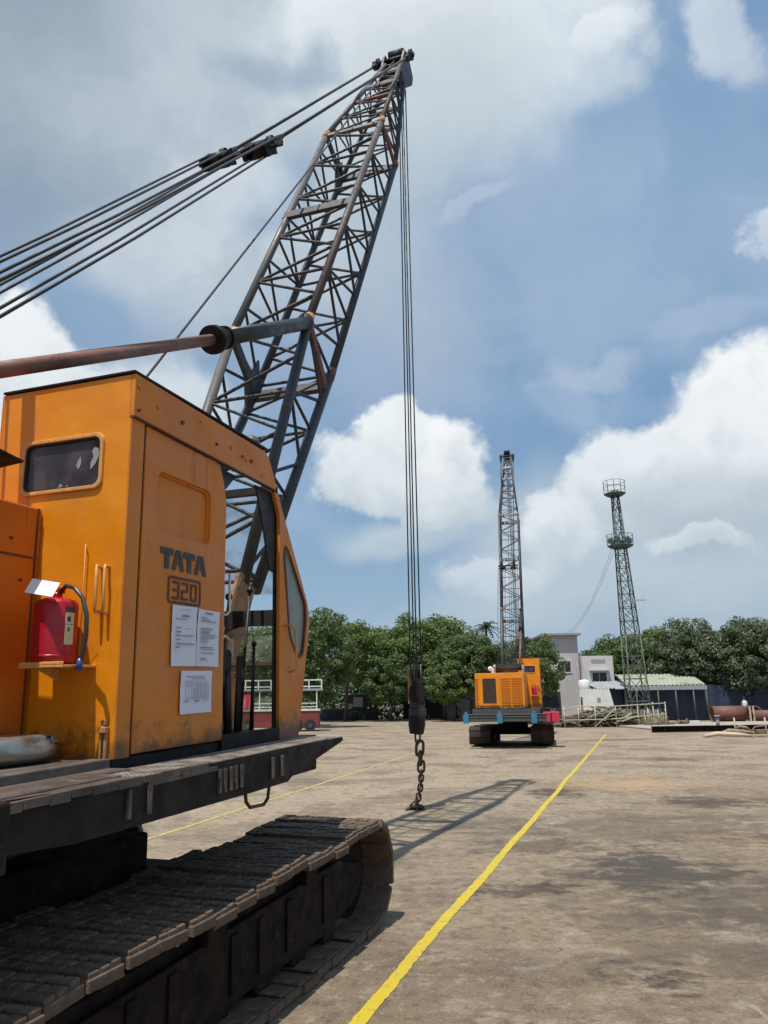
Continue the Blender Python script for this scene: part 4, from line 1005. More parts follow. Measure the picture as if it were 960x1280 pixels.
# far crane: a copy ------------------------------------------------------
bpy.context.view_layer.update()
far = copy_tree(crane, None, skip=('torn_film', 'loose_sheet', 'shelf_bracket', 'rain_flap'))
far.matrix_world = Mf
far_shoe = None
for o in kids(far):
    if o.name.split('.')[0] == 'track_shoe':
        if far_shoe is None: far_shoe = o.data.copy(); far_shoe.materials[0] = MATS['pad_far']
        o.data = far_shoe
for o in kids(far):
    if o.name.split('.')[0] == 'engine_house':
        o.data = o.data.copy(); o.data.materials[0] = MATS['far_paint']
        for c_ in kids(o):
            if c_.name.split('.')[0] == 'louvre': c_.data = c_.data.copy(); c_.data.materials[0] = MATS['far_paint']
def about(p, ang, sc_=1.):
    q = Vector((p.x, CEN, p.y)) + Vector(OFF)
    return Matrix.Translation(q) @ Matrix.Rotation(-ang, 4, 'Y') @ Matrix.Scale(sc_, 4) @ Matrix.Translation(-q)
FARA = R(7.5)
def rot2(v_, c, a): d = v_ - c; return c + Vector((d.x * math.cos(a) - d.y * math.sin(a), d.x * math.sin(a) + d.y * math.cos(a)))
TIP2 = rot2(TIP, foot, FARA)
def follow(c, old, new): a = math.atan2(new.y - c.y, new.x - c.x) - math.atan2(old.y - c.y, old.x - c.x); return about(c, a, (new - c).length / (old - c).length)
T_boom = about(foot, FARA); T_pen = follow(GB, TIP, TIP2); j1 = Vector((s2.x, s2.z)); T_bs = follow(Vector((sA.x, sA.z)), j1, rot2(j1, foot, FARA)); T_h = follow(Vector((.75, .82)), TIP, TIP2)
for o in kids(far):
    k_ = o.name.split('.')[0]
    T_ = {'boom': T_boom, 'pendant_rope': T_pen, 'bridle': T_pen, 'luffing_rope': T_pen, 'boom_backstop': T_bs, 'hoist_line': T_h}.get(k_)
    if T_ is not None: o.matrix_basis = T_ @ o.matrix_basis
tag(far, 'smaller looking orange crane far down the yard seen from behind, blue brackets on its counterweight', 'crane', 'orange crawler cranes')
b = B_(); b.box(-2.4, -1.6, -.66, -.06, -.52, -.16); tk = b.build('fuel_tank', 'pink_red', far, bevel=.02)
b = B_(); b.box(-2.42, -2.4, -.38, -.34, -.50, -.18); b.build('strap', 'black_steel', tk)
e2 = copy_tree(ext, None, skip=('paper_tag', 'tag_string')); e2.matrix_world = Mf @ Matrix.Translation(Vector((-.14, .25, .45)) + Vector(OFF))
e2['label'] = 'tiny red extinguisher on the back of the distant crane cab'
b = B_(); b.box(-.26, .0, .10, .40, .425, .45); b.build('shelf_bracket', 'handle_paint', far)

# hoist ropes, hook block and chain ----------------------------------------
def plumb(cr_obj, Mw, TIP, zhook, nrm_):
    hp = Mw @ (Vector((*(0, 0, 0),)) + Vector((TIP.x + nrm_.x * .42, CEN, TIP.y + nrm_.y * .42 + .02)) + Vector(OFF))
    inv = Mw.inverted()
    for dx, dy in ((-.095, -.05), (-.03, .06), (.01, -.05), (.085, .05)):
        a = hp + Vector((dx * .75, dy, -.05)); e_ = Vector((hp.x + dx, hp.y + dy, zhook))
        k = MB(); k.tube([inv @ a, inv @ e_], .0115, 6); k.build('hoist_rope', 'rope_steel', cr_obj)
    return hp
hp = plumb(crane, Mc, TIP, 2.0, nrm_)
hk = empty('hook_block', (hp.x, hp.y, 1.12)); tag(hk, 'black steel hook block hanging on four ropes above the chain', 'hook block', 'crane hook blocks')
hk.rotation_euler = (0, 0, R(-10)); hk.scale = (.70, .80, 1)
def K_(): return MB()
b = K_(); b.plate([(-.16, .02), (.12, .0), (.17, .14), (.17, .28), (-.17, .28), (-.19, .16)], [], lambda a, c: (a, -.12, c), (0, .24, 0)); b.build('weight', 'black_steel', hk, bevel=.012)
b = K_(); b.box(-.17, .20, -.10, .10, .285, .40); b.box(-.15, .17, -.08, .08, .40, .50); b.build('cheek_plate', 'rubber', hk, bevel=.01)
for y in (-.05, .05):
    b = K_(); b.disc((.02, y, .62), (0, 1, 0), .20, .04, 24); b.build('sheave', 'black_steel', hk)
b = K_(); b.plate([(-.15, .50), (.17, .50), (.20, .62), (.10, .98), (-.02, 1.02), (-.12, .9), (-.17, .65)], [], lambda a, c: (a, .08, c), (0, .02, 0)); b.plate([(-.03, .50), (.17, .50), (.20, .62), (.12, .92), (.0, .8), (-.05, .62)], [], lambda a, c: (a, -.10, c), (0, .02, 0)); b.build('side_cheek', 'black_steel', hk)
b = K_(); b.box(-.19, -.10, -.06, -.03, .48, 1.0); b.build('guard_strip', 'rust_plate', hk)
for x in (-.12, -.04, .013, .11):
    b = K_(); b.tube([(x, .0, .78), (x, 0, .95), (x, 0, 1.1)], [.03, .026, .014], 8); b.build('rope_socket', 'chord_grey', hk)
b = K_(); b.tube([(-.05, 0, .05), (-.055, 0, -.02), (-.045, 0, -.10), (.0, 0, -.145), (.045, 0, -.10), (.055, 0, -.02), (.05, 0, .05)], [.02, .022, .024, .026, .024, .022, .02], 10); b.tube([(0, 0, .06), (0, 0, .0)], .035, 10); b.build('shackle', 'chain_rust', hk)
ch = empty('lifting_chain', (hp.x + .015, hp.y, 0)); tag(ch, 'rusty link chain hanging from the hook block down to the ground', 'chain')
def link(c, ax_, L, W, r, roll_):
    """elongated link centred at c, along direction ax_"""
    c = Vector(c); d = Vector(ax_).normalized(); x = d.cross(Vector((0, 1, 0)))
    if x.length < .1: x = d.cross(Vector((1, 0, 0)))
    x.normalize(); y = d.cross(x); s_ = x * math.cos(roll_) + y * math.sin(roll_)
    pts = []; n = 20
    for k in range(n):
        t = 2 * PI * k / n; px = math.cos(t) * W; pz = math.sin(t) * W + (L - W) * (1 if math.sin(t) > 0 else -1) * min(1, abs(math.sin(t)) * 3)
        pts.append(c + s_ * px + d * pz)
    k = MB(); k.loop_tube(pts, r, 8); return k.build('chain_link', 'chain_rust', ch)
link((.015, 0, .915), (.06, 0, 1), .115, .058, .024, .25); link((.02, 0, .765), (-.02, 0, 1), .105, .056, .022, 1.25); link((.03, 0, .64), (.05, 0, 1), .09, .050, .020, .15)
z = .535; xs = [.026, .024, .018, .008, -.006, -.024, -.044]
for i in range(7):
    link((xs[i], 0, z), (.10, 0, 1), .058, .036, .0155, (.25 if i % 2 else 1.5)); z -= .070
link((-.095, -.01, .075), (.7, 0, .5), .07, .038, .0155, .4); link((-.055, .01, .085), (-.3, 0, 1), .06, .038, .0155, 1.5)
# coiled end on the ground
for i, (x, y, a) in enumerate(((-.13, 0, .2), (-.06, .03, 1.3), (.01, -.01, .5), (-.08, -.06, 2.4), (-.0, .05, 2.9), (.06, .0, 1.9), (-.16, -.04, 1.0))):
    link((x - .02, y, .018 + (.022 if i % 3 == 1 else 0)), (math.cos(a), math.sin(a), .0), .06, .033, .0135, .2 if i % 2 else .9)
b = MB(); b.torus((-.05, 0, .045), (.1, .1, 1), .075, .022, 20, 8); b.build('master_ring', 'chain_rust', ch)

hp2 = plumb(far, Mf, TIP2, 2.6, rot2(nrm_, Vector((0, 0)), FARA))
hk2 = copy_tree(hk, None); hk2.location = (hp2.x, hp2.y, 1.8); hk2['label'] = 'distant hook block hanging beyond the far orange crane'

# ------------------------------------------------------------------ vegetation
def tree_mesh(seed, rx, ry, rz, nclump, per, leaf, cr_r=(.55, 1.05)):
    rnd = random.Random(seed); V = []; Fc = []
    for c in range(nclump):
        while True:
            p = Vector((rnd.uniform(-1, 1), rnd.uniform(-1, 1), rnd.uniform(-1, 1)))
            if .30 < p.length < 1: break
        if rnd.random() < .75: p = p.normalized() * rnd.uniform(.72, 1.0)
        bulge = 1 + .22 * mn.noise(p * 2.1 + Vector((seed, 0, 0)))
        p = Vector((p.x * rx, p.y * ry, p.z * rz)) * bulge
        cr_ = rnd.uniform(*cr_r)
        for i in range(per):
            q = Vector((rnd.gauss(0, 1), rnd.gauss(0, 1), rnd.gauss(0, 1))).normalized()
            q = Vector((q.x, q.y, q.z * .75)) * cr_ * (rnd.random() ** .35)
            ctr = p + q
            nr = (q.normalized() + Vector((rnd.gauss(0, .6), rnd.gauss(0, .6), rnd.gauss(0, .6) + .45))).normalized()
            a = nr.orthogonal().normalized(); a.rotate(Matrix.Rotation(rnd.uniform(0, 6.28), 3, nr)); bb = nr.cross(a)
            s_ = leaf * rnd.uniform(.6, 1.4); e_ = s_ * rnd.uniform(.4, .7)
            i0 = len(V); V += [ctr - a * s_, ctr - bb * e_ + nr * e_ * .25, ctr + a * s_, ctr + bb * e_ + nr * e_ * .25]; Fc.append((i0, i0 + 1, i0 + 2, i0 + 3))
    me = bpy.data.meshes.new('crown'); me.from_pydata([tuple(v_) for v_ in V], [], Fc); me.update()
    return me
CROWNS = [tree_mesh(1, 3.6, 3.2, 2.9, 120, 150, .125, (.4, .95)), tree_mesh(2, 3.3, 3.2, 3.3, 115, 150, .125, (.4, .95)), tree_mesh(3, 4.1, 3.4, 2.6, 135, 140, .125, (.4, .95)), tree_mesh(5, 2.9, 2.8, 2.6, 90, 150, .12, (.35, .85))]
leafm = ['leaves_green', 'leaves_dark', 'leaves_grey']
CM = {}
def crown_mesh(i, m):
    if (i, m) not in CM:
        me = CROWNS[i].copy(); me.materials.append(MATS[m]); CM[i, m] = me
    return CM[i, m]
def trunk_mb(h, seed):
    rnd = random.Random(seed); k = MB(); x = rnd.uniform(-.3, .3)
    k.tube([(0, 0, -.1), (x * .3, 0, h * .35), (x, .1, h * .75), (x * 1.1, 0, h * 1.25)], [.22, .16, .12, .05], 8)
    for j in range(5):
        a = rnd.uniform(0, 6.28); z = h * rnd.uniform(.5, .95)
        k.tube([(x * .6, 0, z), (x * .6 + math.cos(a) * .9, math.sin(a) * .9, z + .8), (x + math.cos(a) * 1.9, math.sin(a) * 1.9, z + 1.9)], [.09, .06, .03], 6)
    return k
def tree(x, y, zc, ci, m, s_, label, group, sz_=1., rz=None):
    t = empty('tree', (x, y, 0), 0); tag(t, label, 'tree', group)
    trunk_mb(max(1.2, zc - .6), int(x * 13 + y)).build('trunk', 'bark', t)
    o = bpy.data.objects.new('crown', crown_mesh(ci, m)); COL.objects.link(o); o.parent = t; o.location = (0, 0, zc); o.scale = (s_, s_, s_ * sz_); o.rotation_euler = (0, 0, random.uniform(0, 6.28) if rz is None else rz)
    return t
GL_ = 'trees in a row along the back of the yard, left'; GR_ = 'trees along the back of the yard, right'
def px(u, Y, v=None):                                          # ground position from a distance and bearing
    d = (fw + cr * (u - 480) / FPX + cu * (640 - (v or 890)) / FPX); return d.x / d.y * Y
# (bearing, Y, crown centre height, crown, material, scale, vertical, label)
left = [(396, 57, 5.2, 1, 1, .90, 1.10, 'darkest leafy tree just beyond the cab front'),
        (345, 62, 5.2, 2, 0, 1.0, 1., 'tree seen through the cab doorway of the foreground crane'),
        (300, 66, 5.0, 0, 1, 1.0, 1., 'tree mostly hidden behind the foreground crane cab'),
        (432, 76, 6.6, 2, 0, 1.15, 1.0, 'broad green tree above the small kiosk with a white board'),
        (470, 82, 6.3, 0, 0, 1.05, 1.0, 'green tree behind the white street lamp'),
        (488, 74, 3.9, 3, 1, .95, 1.0, 'low dark tree behind the hanging chain'),
        (520, 80, 6.6, 1, 0, 1.18, .95, 'tall green tree directly behind the hook block ropes'),
        (556, 76, 6.4, 0, 0, 1.15, 1.0, 'tallest bright green tree left of the distant crane'),
        (590, 72, 5.4, 2, 1, .95, 1.0, 'tree whose crown ends beside the distant crane engine house'),
        (566, 70, 3.4, 3, 0, .85, .9, 'low bushy tree over the grey cabinet by the back fence'),
        (612, 80, 4.6, 2, 1, 1.0, .95, 'dark tree standing behind the distant crane'),
        (655, 74, 4.2, 1, 1, .9, 1., 'dark tree seen above the distant crane cab'),
        (673, 57, 4.1, 3, 1, .74, 1.15, 'dark round tree between the distant crane and the grey building')]
for i, (u, Y, zc, ci, mi, s_, sv_, lab) in enumerate(left): tree(px(u, Y), Y, zc, ci, leafm[mi], s_, lab, GL_, sv_, rz=i * 1.3)
right = [(785, 76, 5.6, 2, 1, .95, .9, 'dark tree behind the lower part of the lattice light tower'),
         (766, 74, 4.4, 3, 0, .8, .8, 'small tree at the right corner of the pale building'),
         (822, 72, 5.4, 0, 0, .92, .95, 'green tree directly right of the lattice light tower'),
         (868, 66, 5.1, 1, 2, 1.0, .95, 'tall grey green tree above the end of the green roofed shed'),
         (905, 65, 4.6, 2, 2, 1.0, 1.0, 'wide spreading tree whose low branches hang over the blue tarpaulin wall'),
         (942, 63, 4.9, 0, 2, 1.0, 1.0, 'tall grey green tree behind the rusty pipes'),
         (985, 66, 4.9, 1, 2, 1.05, 1.0, 'tree at the right edge of the view behind the pipes')]
for i, (u, Y, zc, ci, mi, s_, sv_, lab) in enumerate(right): tree(px(u, Y), Y, zc, ci, leafm[mi], s_, lab, GR_, sv_, rz=i * 1.7 + .4)
# palm
pt = empty('palm_tree', (px(611, 82), 82, 0)); tag(pt, 'lone palm rising just left of the distant crane boom', 'palm tree')
k = MB(); k.tube([(0, 0, 0), (.2, 0, 4), (.1, 0, 9.6)], [.22, .16, .12], 8); k.build('trunk', 'bark', pt)
k = MB()
for j in range(26):
    a = j * 2.4; el = R(random.uniform(-15, 80)); L_f = random.uniform(1.5, 2.1); p = Vector((.1, 0, 9.6)); prev = None
    for s_ in range(9):
        t = s_ / 8; q = p + Vector((math.cos(a) * math.cos(el) * L_f * t, math.sin(a) * math.cos(el) * L_f * t, math.sin(el) * L_f * t - 1.1 * t * t))
        if prev is not None:
            d = (q - prev).normalized(); sd = Vector((-math.sin(a), math.cos(a), 0)); wd = .42 * math.sin(PI * (.15 + t * .8))
            for sg in (1, -1):
                v1, v2, v3 = k.v(prev), k.v(q), k.v(prev.lerp(q, .7) + sd * sg * wd - Vector((0, 0, .16))); k.bm.faces.new((v1, v2, v3))
        prev = q
k.build('crown', 'leaves_palm', pt, norm=False)

# ------------------------------------------------------------------ background buildings (right of the far crane)
def bwin(parent, x0, x1, z0, z1, y, hood_=True):
    k = MB(); k.plate([(x0 - .10, z0 - .10), (x1 + .10, z0 - .10), (x1 + .10, z1 + .10), (x0 - .10, z1 + .10)], [[(x0, z0), (x1, z0), (x1, z1), (x0, z1)]], lambda a, c: (a, y - .06, c), (0, .08, 0)); wdo = k.build('window', 'plaster_light', parent)
    k = MB(); k.box(x0, x1, y + .03, y + .05, z0, z1); k.build('pane', 'window_dark', wdo)
    k = MB(); k.box((x0 + x1) / 2 - .03, (x0 + x1) / 2 + .03, y - .0, y + .025, z0, z1); k.build('mullion', 'trim_grey', wdo)
    if hood_: k = MB(); k.box(x0 - .25, x1 + .25, y - .45, y + .02, z1 + .14, z1 + .24); k.build('window_hood', 'plaster_light', wdo)
def walls(mb, x0, x1, y0, y1, z0, z1, wins=()):
    mb.plate([(x0, z0), (x1, z0), (x1, z1), (x0, z1)], [[(a, c), (b_2, c), (b_2, d), (a, d)] for a, b_2, c, d in wins], lambda a, c: (a, y0, c), (0, .2, 0))
    mb.box(x0, x0 + .2, y0 + .2, y1, z0, z1); mb.box(x1 - .2, x1, y0 + .2, y1, z0, z1); mb.box(x0 + .2, x1 - .2, y1 - .2, y1, z0, z1)
Y1 = 66.
bd = empty('building', (14.6, Y1, 0)); tag(bd, 'tall narrow plastered building with a flat overhanging roof right of the distant crane', 'building')
k = MB(); walls(k, -.55, 2.0, 0, 7, 0, 7.15, [(.25, 1.25, 4.05, 4.95)]); k.build('wall', 'plaster', bd)
k = MB(); k.box(-1.1, 2.25, -.5, 7.3, 7.15, 7.32); k.build('roof', 'trim_grey', bd)
bwin(bd, .25, 1.25, 4.05, 4.95, 0, False)
bd2 = empty('building', (17.95, Y1 - .6, 0)); tag(bd2, 'lower pale plaster house with a parapet and one hooded window', 'building')
k = MB(); walls(k, -1.25, 1.4, 0, 6, 0, 5.35, [(-.45, .75, 3.05, 3.95)]); k.build('wall', 'plaster_light', bd2)
k = MB(); k.box(-.45, .75, -.02, -.0, 4.75, 5.05); k.build('parapet_grille', 'trim_grey', bd2)
k = MB(); k.box(-1.2, 1.35, .2, 5.9, 4.6, 4.7); k.build('roof', 'trim_grey', bd2)
bwin(bd2, -.45, .75, 3.05, 3.95, 0)
# grey sheet lean-to
def sheet_roof(name_, m, x0, x1, ya, yb, za, zb, parent, amp=.04, wl=.32):
    k = MB(); n = int((x1 - x0) / wl * 4); g_ = []
    for i in range(n + 1):
        x = x0 + (x1 - x0) * i / n; dz = amp * math.sin(2 * PI * (x - x0) / wl)
        g_.append((k.v((x, ya, za + dz)), k.v((x, yb, zb + dz))))
    for (a, b_2), (c, d) in zip(g_, g_[1:]): f = k.bm.faces.new((a, c, d, b_2)); f.smooth = True
    return k.build(name_, m, parent, norm=False)
sh = empty('lean_to', (17.6, 61, 0)); tag(sh, 'grey sheet roofed lean-to in front of the two pale buildings', 'shed')
sheet_roof('roof', 'sheet_grey', -1.0, 4.2, 0, 4.6, 2.55, 3.25, sh)
k = MB(); k.box(-.9, 4.1, 1.2, 1.3, 0, 2.5); k.box(-.9, -.8, 0.1, 1.2, 0, 2.5); k.build('wall', 'shed_dark', sh)
k = MB(); k.box(.6, 4.1, .5, .6, 0, .95); k.build('low_wall', 'trim_grey', sh)
# white wall with notched top
ww = empty('boundary_wall', (15.35, 57.5, 0)); tag(ww, 'whitewashed wall with a notched top beneath the white tank', 'wall')
pts = [(-1.1, 0), (1.35, 0), (1.45, 1.35), (1.2, 2.5)]
x = 1.15
while x > -.9: pts += [(x, 2.5), (x, 2.42), (x - .12, 2.42), (x - .12, 2.5)]; x -= .28
pts += [(-1.0, 2.5)]
k = MB(); k.plate(pts, [[(-.98, .3), (-.80, .3), (-.80, 1.9), (-.98, 1.9)]], lambda a, c: (a, 0, c), (0, .2, 0)); k.build('panel', 'whitewash', ww)
k = MB(); k.box(.25, .5, -.03, -.005, 1.55, 1.85); k.build('vent_box', 'trim_grey', ww)
wt = empty('water_tank', (15.0, 58.6, 0)); tag(wt, 'white cylindrical water tank standing behind the whitewashed wall', 'water tank')
k = MB(); k.tube([(0, 0, 1.7), (0, 0, 3.05), (0, 0, 3.15), (0, 0, 3.2)], [.42, .42, .33, .1], 20); k.build('drum', 'white_enamel', wt)
k = MB()
for a in range(4): k.bar((math.cos(a * 1.57) * .3, math.sin(a * 1.57) * .3, 0), (math.cos(a * 1.57) * .3, math.sin(a * 1.57) * .3, 2.1), .08, .08)
k.build('stand', 'trim_grey', wt)
# dark shed just right of the far crane
ds = empty('shed', (11.95, 60, 0)); tag(ds, 'dark open shed with a pale awning between the distant crane and the white wall', 'shed')
k = MB(); k.box(-1.4, 1.6, .3, 4, 0, 2.35); k.build('wall', 'shed_dark', ds)
k = MB(); k.plate([(-1.0, 2.35), (1.3, 2.35), (1.1, 2.9), (-.2, 2.95)], [], lambda a, c: (a, -.1, c), (0, 3, 0)); k.build('awning', 'scrap_pale', ds)
k = MB(); k.box(.6, 1.1, .24, .28, .4, 1.1); k.build('door', 'trim_grey', ds)
# long shed with pale green roof, dark blue front
gs = empty('long_shed', (22.6, 61, 0)); tag(gs, 'long low shed with a ragged pale green sheet roof and dark blue front', 'shed')
sheet_roof('roof', 'sheet_green', -3.6, 2.7, 0, 2.2, 2.75, 3.45, gs)
sheet_roof('roof', 'sheet_green', -3.2, 2.1, 2.0, 4.4, 3.25, 3.75, gs)
k = MB(); k.box(-3.6, 2.7, .0, .06, 2.38, 2.70); k.build('eaves_board', 'sheet_grey', gs)
k = MB(); k.box(-3.6, 2.8, .9, 1.0, 0, 2.6); k.build('wall', 'tarp_blue', gs)
for x in (-2.9, -1.2, .2, 1.6, 2.6):
    k = MB(); k.tube([(x, .05, 0), (x, .05, 2.4)], .05, 6); k.build('post', 'tower_base', gs)
tw_ = MB(); nn = 60; g_ = []
for i in range(nn + 1):
    x = 0 + 13 * i / nn; y = .12 * math.sin(i * 1.1) + .1 * mn.noise(Vector((i * .3, 0, 0))); g_.append((tw_.v((x, y, 0)), tw_.v((x, y * .4, 2.75 + .1 * mn.noise(Vector((i * .2, 4, 0)))))))
for (a, b_2), (c, d) in zip(g_, g_[1:]): f = tw_.bm.faces.new((a, c, d, b_2)); f.smooth = True
o = tw_.build('tarpaulin_wall', 'tarp_blue', norm=False); o.location = (25.2, 62.3, 0); tag(o, 'dark blue tarpaulin wall stretched behind the rusty pipes', 'tarpaulin')

# left background -----------------------------------------------------------
o = MB().box(0, 15.2, 0, .15, 0, 2.7).build('boundary_wall', 'shed_dark'); o.location = (px(504, 84), 84, 0); tag(o, 'dark blue grey sheet wall behind the hook block, under the trees', 'wall')
for i, (u0, u1, Y_, lab) in enumerate(((255, 436, 84, 'long clipped dark hedge at the foot of the trees left of the kiosk'), (436, 585, 86, 'dark hedge rising behind the wall between the kiosk and the distant crane'), (640, 715, 72, 'dark hedge behind the distant crane and the white wall'))):
    x0, x1 = px(u0, Y_), px(u1, Y_); rn = random.Random(i); V = []; Fc = []
    for j in range(int((x1 - x0) * 520)):
        c = Vector((rn.uniform(x0, x1), Y_ + rn.uniform(-.8, .4), 3.9 * rn.random() ** .8)); nr = Vector((rn.gauss(0, .6), -1 + rn.gauss(0, .5), rn.gauss(.5, .6))).normalized(); a = nr.orthogonal().normalized(); a.rotate(Matrix.Rotation(rn.uniform(0, 6.28), 3, nr)); bb = nr.cross(a); s_ = rn.uniform(.10, .22); i0 = len(V)
        V += [c - a * s_, c - bb * s_ * .55, c + a * s_, c + bb * s_ * .55]; Fc.append((i0, i0 + 1, i0 + 2, i0 + 3))
    me = bpy.data.meshes.new('hedge'); me.from_pydata([tuple(q_) for q_ in V], [], Fc); me.materials.append(MATS['leaves_dark']); o = bpy.data.objects.new('hedge', me); COL.objects.link(o); tag(o, lab, 'hedge', 'hedges along the back of the yard')
kb = empty('kiosk', (px(446, 82), 82, 0)); tag(kb, 'small grey kiosk with a white notice board under the left trees', 'kiosk')
k = MB(); k.box(-1.3, 1.1, 0, 2, 0, 2.6); k.build('wall', 'counter_grey', kb)
k = MB(); k.box(-.35, .65, -.06, -.01, 1.35, 2.35); k.build('notice_board', 'plaster_light', kb)
k = MB(); k.box(-1.5, 1.3, -.3, 2.2, 2.6, 2.7); k.build('roof', 'sheet_grey', kb)
o = MB().box(-4.4, 2.2, 0, .15, 0, 1.15).build('low_wall', 'shed_dark'); o.location = (px(446, 80), 80, 0); tag(o, 'low dark wall in front of the small kiosk', 'wall')
sh_ = empty('shrub', (px(443, 79.5), 79.4, 0)); tag(sh_, 'small yellow green shrub by the low wall in front of the kiosk', 'shrub')
me = tree_mesh(9, .45, .35, .45, 14, 40, .08, (.15, .25)); me.materials.append(MATS['leaves_grey']); o = bpy.data.objects.new('foliage', me); COL.objects.link(o); o.parent = sh_; o.location = (0, 0, .55)
k = MB(); k.tube([(0, 0, 0), (0, 0, .5)], .03, 6); k.build('stem', 'bark', sh_)
cb = empty('cabinet', (px(564, 80), 80, 0)); tag(cb, 'pale grey metal cabinet at the foot of the trees left of the distant crane', 'cabinet')
k = MB(); k.box(-.5, .5, 0, .7, .1, 2.4); k.build('body', 'sheet_grey', cb, bevel=.03)
k = MB(); k.box(-.2, .15, -.02, -.005, .9, 1.6); k.build('door', 'trim_grey', cb)
k = MB(); k.box(-.55, .55, -.05, .75, 0, .1); k.build('plinth', 'concrete_slab', cb)
k = MB(); k.box(-.9, .7, -.3, .9, 2.42, 2.6); k.build('awning', 'counter_grey', cb)
lm = empty('street_lamp', (px(480, 78), 78, 0)); tag(lm, 'white street lamp standing in front of the trees left of the chain', 'street lamp')
k = MB(); k.tube([(0, 0, 0), (0, 0, 3.2)], [.06, .04], 8); k.build('post', 'white_enamel', lm)
k = MB(); k.bar((-.15, 0, 3.2), (.55, 0, 3.5), .16, .08); k.build('lamp_head', 'white_enamel', lm)
# two-wheeler and person near the wall, very small
def person(x, y, shirt, lab):
    p = empty('person', (x, y, 0)); tag(p, lab, 'person', 'people standing by the back wall')
    me = bpy.data.meshes.new('body'); V = [(0, 0, .92), (0, 0, 1.2), (0, 0, 1.42), (0, 0, 1.52), (0, 0, 1.66), (.19, 0, 1.4), (.26, .02, 1.12), (.25, -.08, .88), (-.19, 0, 1.4), (-.26, .02, 1.12), (-.25, -.08, .88), (.1, 0, .85), (.12, -.02, .46), (.13, 0, .08), (.13, -.14, .04), (-.1, 0, .85), (-.12, 0, .46), (-.13, .02, .08), (-.13, -.12, .04)]
    E_ = [(0, 1), (1, 2), (2, 3), (3, 4), (2, 5), (5, 6), (6, 7), (2, 8), (8, 9), (9, 10), (0, 11), (11, 12), (12, 13), (13, 14), (0, 15), (15, 16), (16, 17), (17, 18)]
    me.from_pydata(V, E_, []); o = bpy.data.objects.new('body', me); COL.objects.link(o); o.parent = p
    sk = o.modifiers.new('skin', 'SKIN'); rad = [.15, .15, .15, .06, .10, .065, .05, .04, .065, .05, .04, .095, .07, .05, .045, .095, .07, .05, .045]
    for i, r_ in enumerate(rad): me.skin_vertices[0].data[i].radius = (r_, r_ * .8)
    me.skin_vertices[0].data[0].use_root = True
    o.modifiers.new('sub', 'SUBSURF').levels = 1; me.materials.append(MATS['skin'])
    k = MB(); k.tube([(0, 0, .86), (0, 0, 1.1), (0, 0, 1.4), (0, 0, 1.48)], [.185, .18, .20, .10], 12); k.build('shirt', shirt, p)
    for sx in (-1, 1):
        k = MB(); k.tube([(sx * .09, 0, .9), (sx * .12, -.01, .46), (sx * .13, 0, .1)], [.115, .09, .075], 10); k.build('trouser_leg', 'trousers', p)
    k = MB(); k.ball((0, .02, 1.70), .105, (1, 1, .9), 10, 8); k.build('hair', 'hair_black', p)
person(px(497, 77.5), 77.5, 'shirt', 'person in a pale shirt standing left of the hook block by the wall')
person(px(932, 60.5), 60.5, 'shirt', 'person in pale clothes standing behind the rusty pipes at the right')

# railed platform trailer seen past the cab front
tr = empty('platform_trailer', (px(360, 49), 49, 0), R(3)); tag(tr, 'red and white trailer with railed upper deck behind the crane cab', 'trailer')
k = MB(); k.box(-4.2, 1.95, 0, 2.2, .25, 1.25); k.build('body', 'dusty_red', tr, bevel=.03)
k = MB(); k.box(-4.3, 2.0, -.05, 2.25, 1.25, 1.37); k.build('deck', 'white_enamel', tr)
for x in (-4.2, -3.0, -1.8, -.6, .6, 1.8):
    k = MB(); k.bar((x, 0, 1.27), (x, 0, 2.55), .07, .07); k.build('post', 'white_enamel', tr)
for z in (1.5, 1.72): k = MB(); k.bar((-4.2, 0, z), (1.85, 0, z), .05, .05); k.build('rail', 'white_enamel', tr)
k = MB(); k.box(-4.4, 2.15, -.1, 2.3, 2.5, 2.62); k.build('canopy', 'sheet_grey', tr)
k = MB()
for z in (2.75, 3.15): k.bar((-4.3, 0, z), (2.1, 0, z), .07, .07)
for i in range(9): k.bar((-4.3 + i * .8, 0, 2.6), (-4.3 + i * .8, 0, 3.17), .07, .07)
k.build('railing', 'white_enamel', tr)
k = MB(); k.box(-3.6, -2.2, -.12, -.02, 1.45, 2.3); k.build('sign_board', 'pink_red', tr)
for x in (-3.4, -2.5, .6, 1.4):
    k = MB(); k.disc((x, .02, .36), (0, 1, 0), .36, .22, 18); wl_ = k.build('wheel', 'rubber', tr); k = MB(); k.disc((x, -.10, .36), (0, 1, 0), .14, .03, 14); k.build('rim', 'counter_grey', wl_)

# ------------------------------------------------------------------ light tower
TBx, TBy = 17.75, 54.8
twr = empty('lattice_tower', (TBx, TBy, 0)); tag(twr, 'tall green grey lattice tower with two railed platforms', 'tower')
bw, twd = .70, .20; HT = 17.0; lean = -.0
def tc_(z, sx, sy):
    h = bw + (twd - bw) * (z / HT); cx_ = -.30 * z / HT
    return Vector((cx_ + sx * h, sy * h, z))
def towersec(z0, z1, m, n):
    for sx, sy in ((1, 1), (1, -1), (-1, -1), (-1, 1)):
        k = MB(); k.tube([tc_(z0, sx, sy), tc_(z1, sx, sy)], .045, 6); k.build('leg', m, twr)
    k = MB()
    for i in range(n):
        a, c = z0 + (z1 - z0) * i / n, z0 + (z1 - z0) * (i + 1) / n
        for (s1, s2) in (((1, 1), (1, -1)), ((1, -1), (-1, -1)), ((-1, -1), (-1, 1)), ((-1, 1), (1, 1))):
            k.tube([tc_(a, *s1), tc_(c, *s2)], .024, 4, False); k.tube([tc_(a, *s2), tc_(c, *s1)], .024, 4, False); k.tube([tc_(c, *s1), tc_(c, *s2)], .028, 4, False)
    k.build('bracing', m, twr)
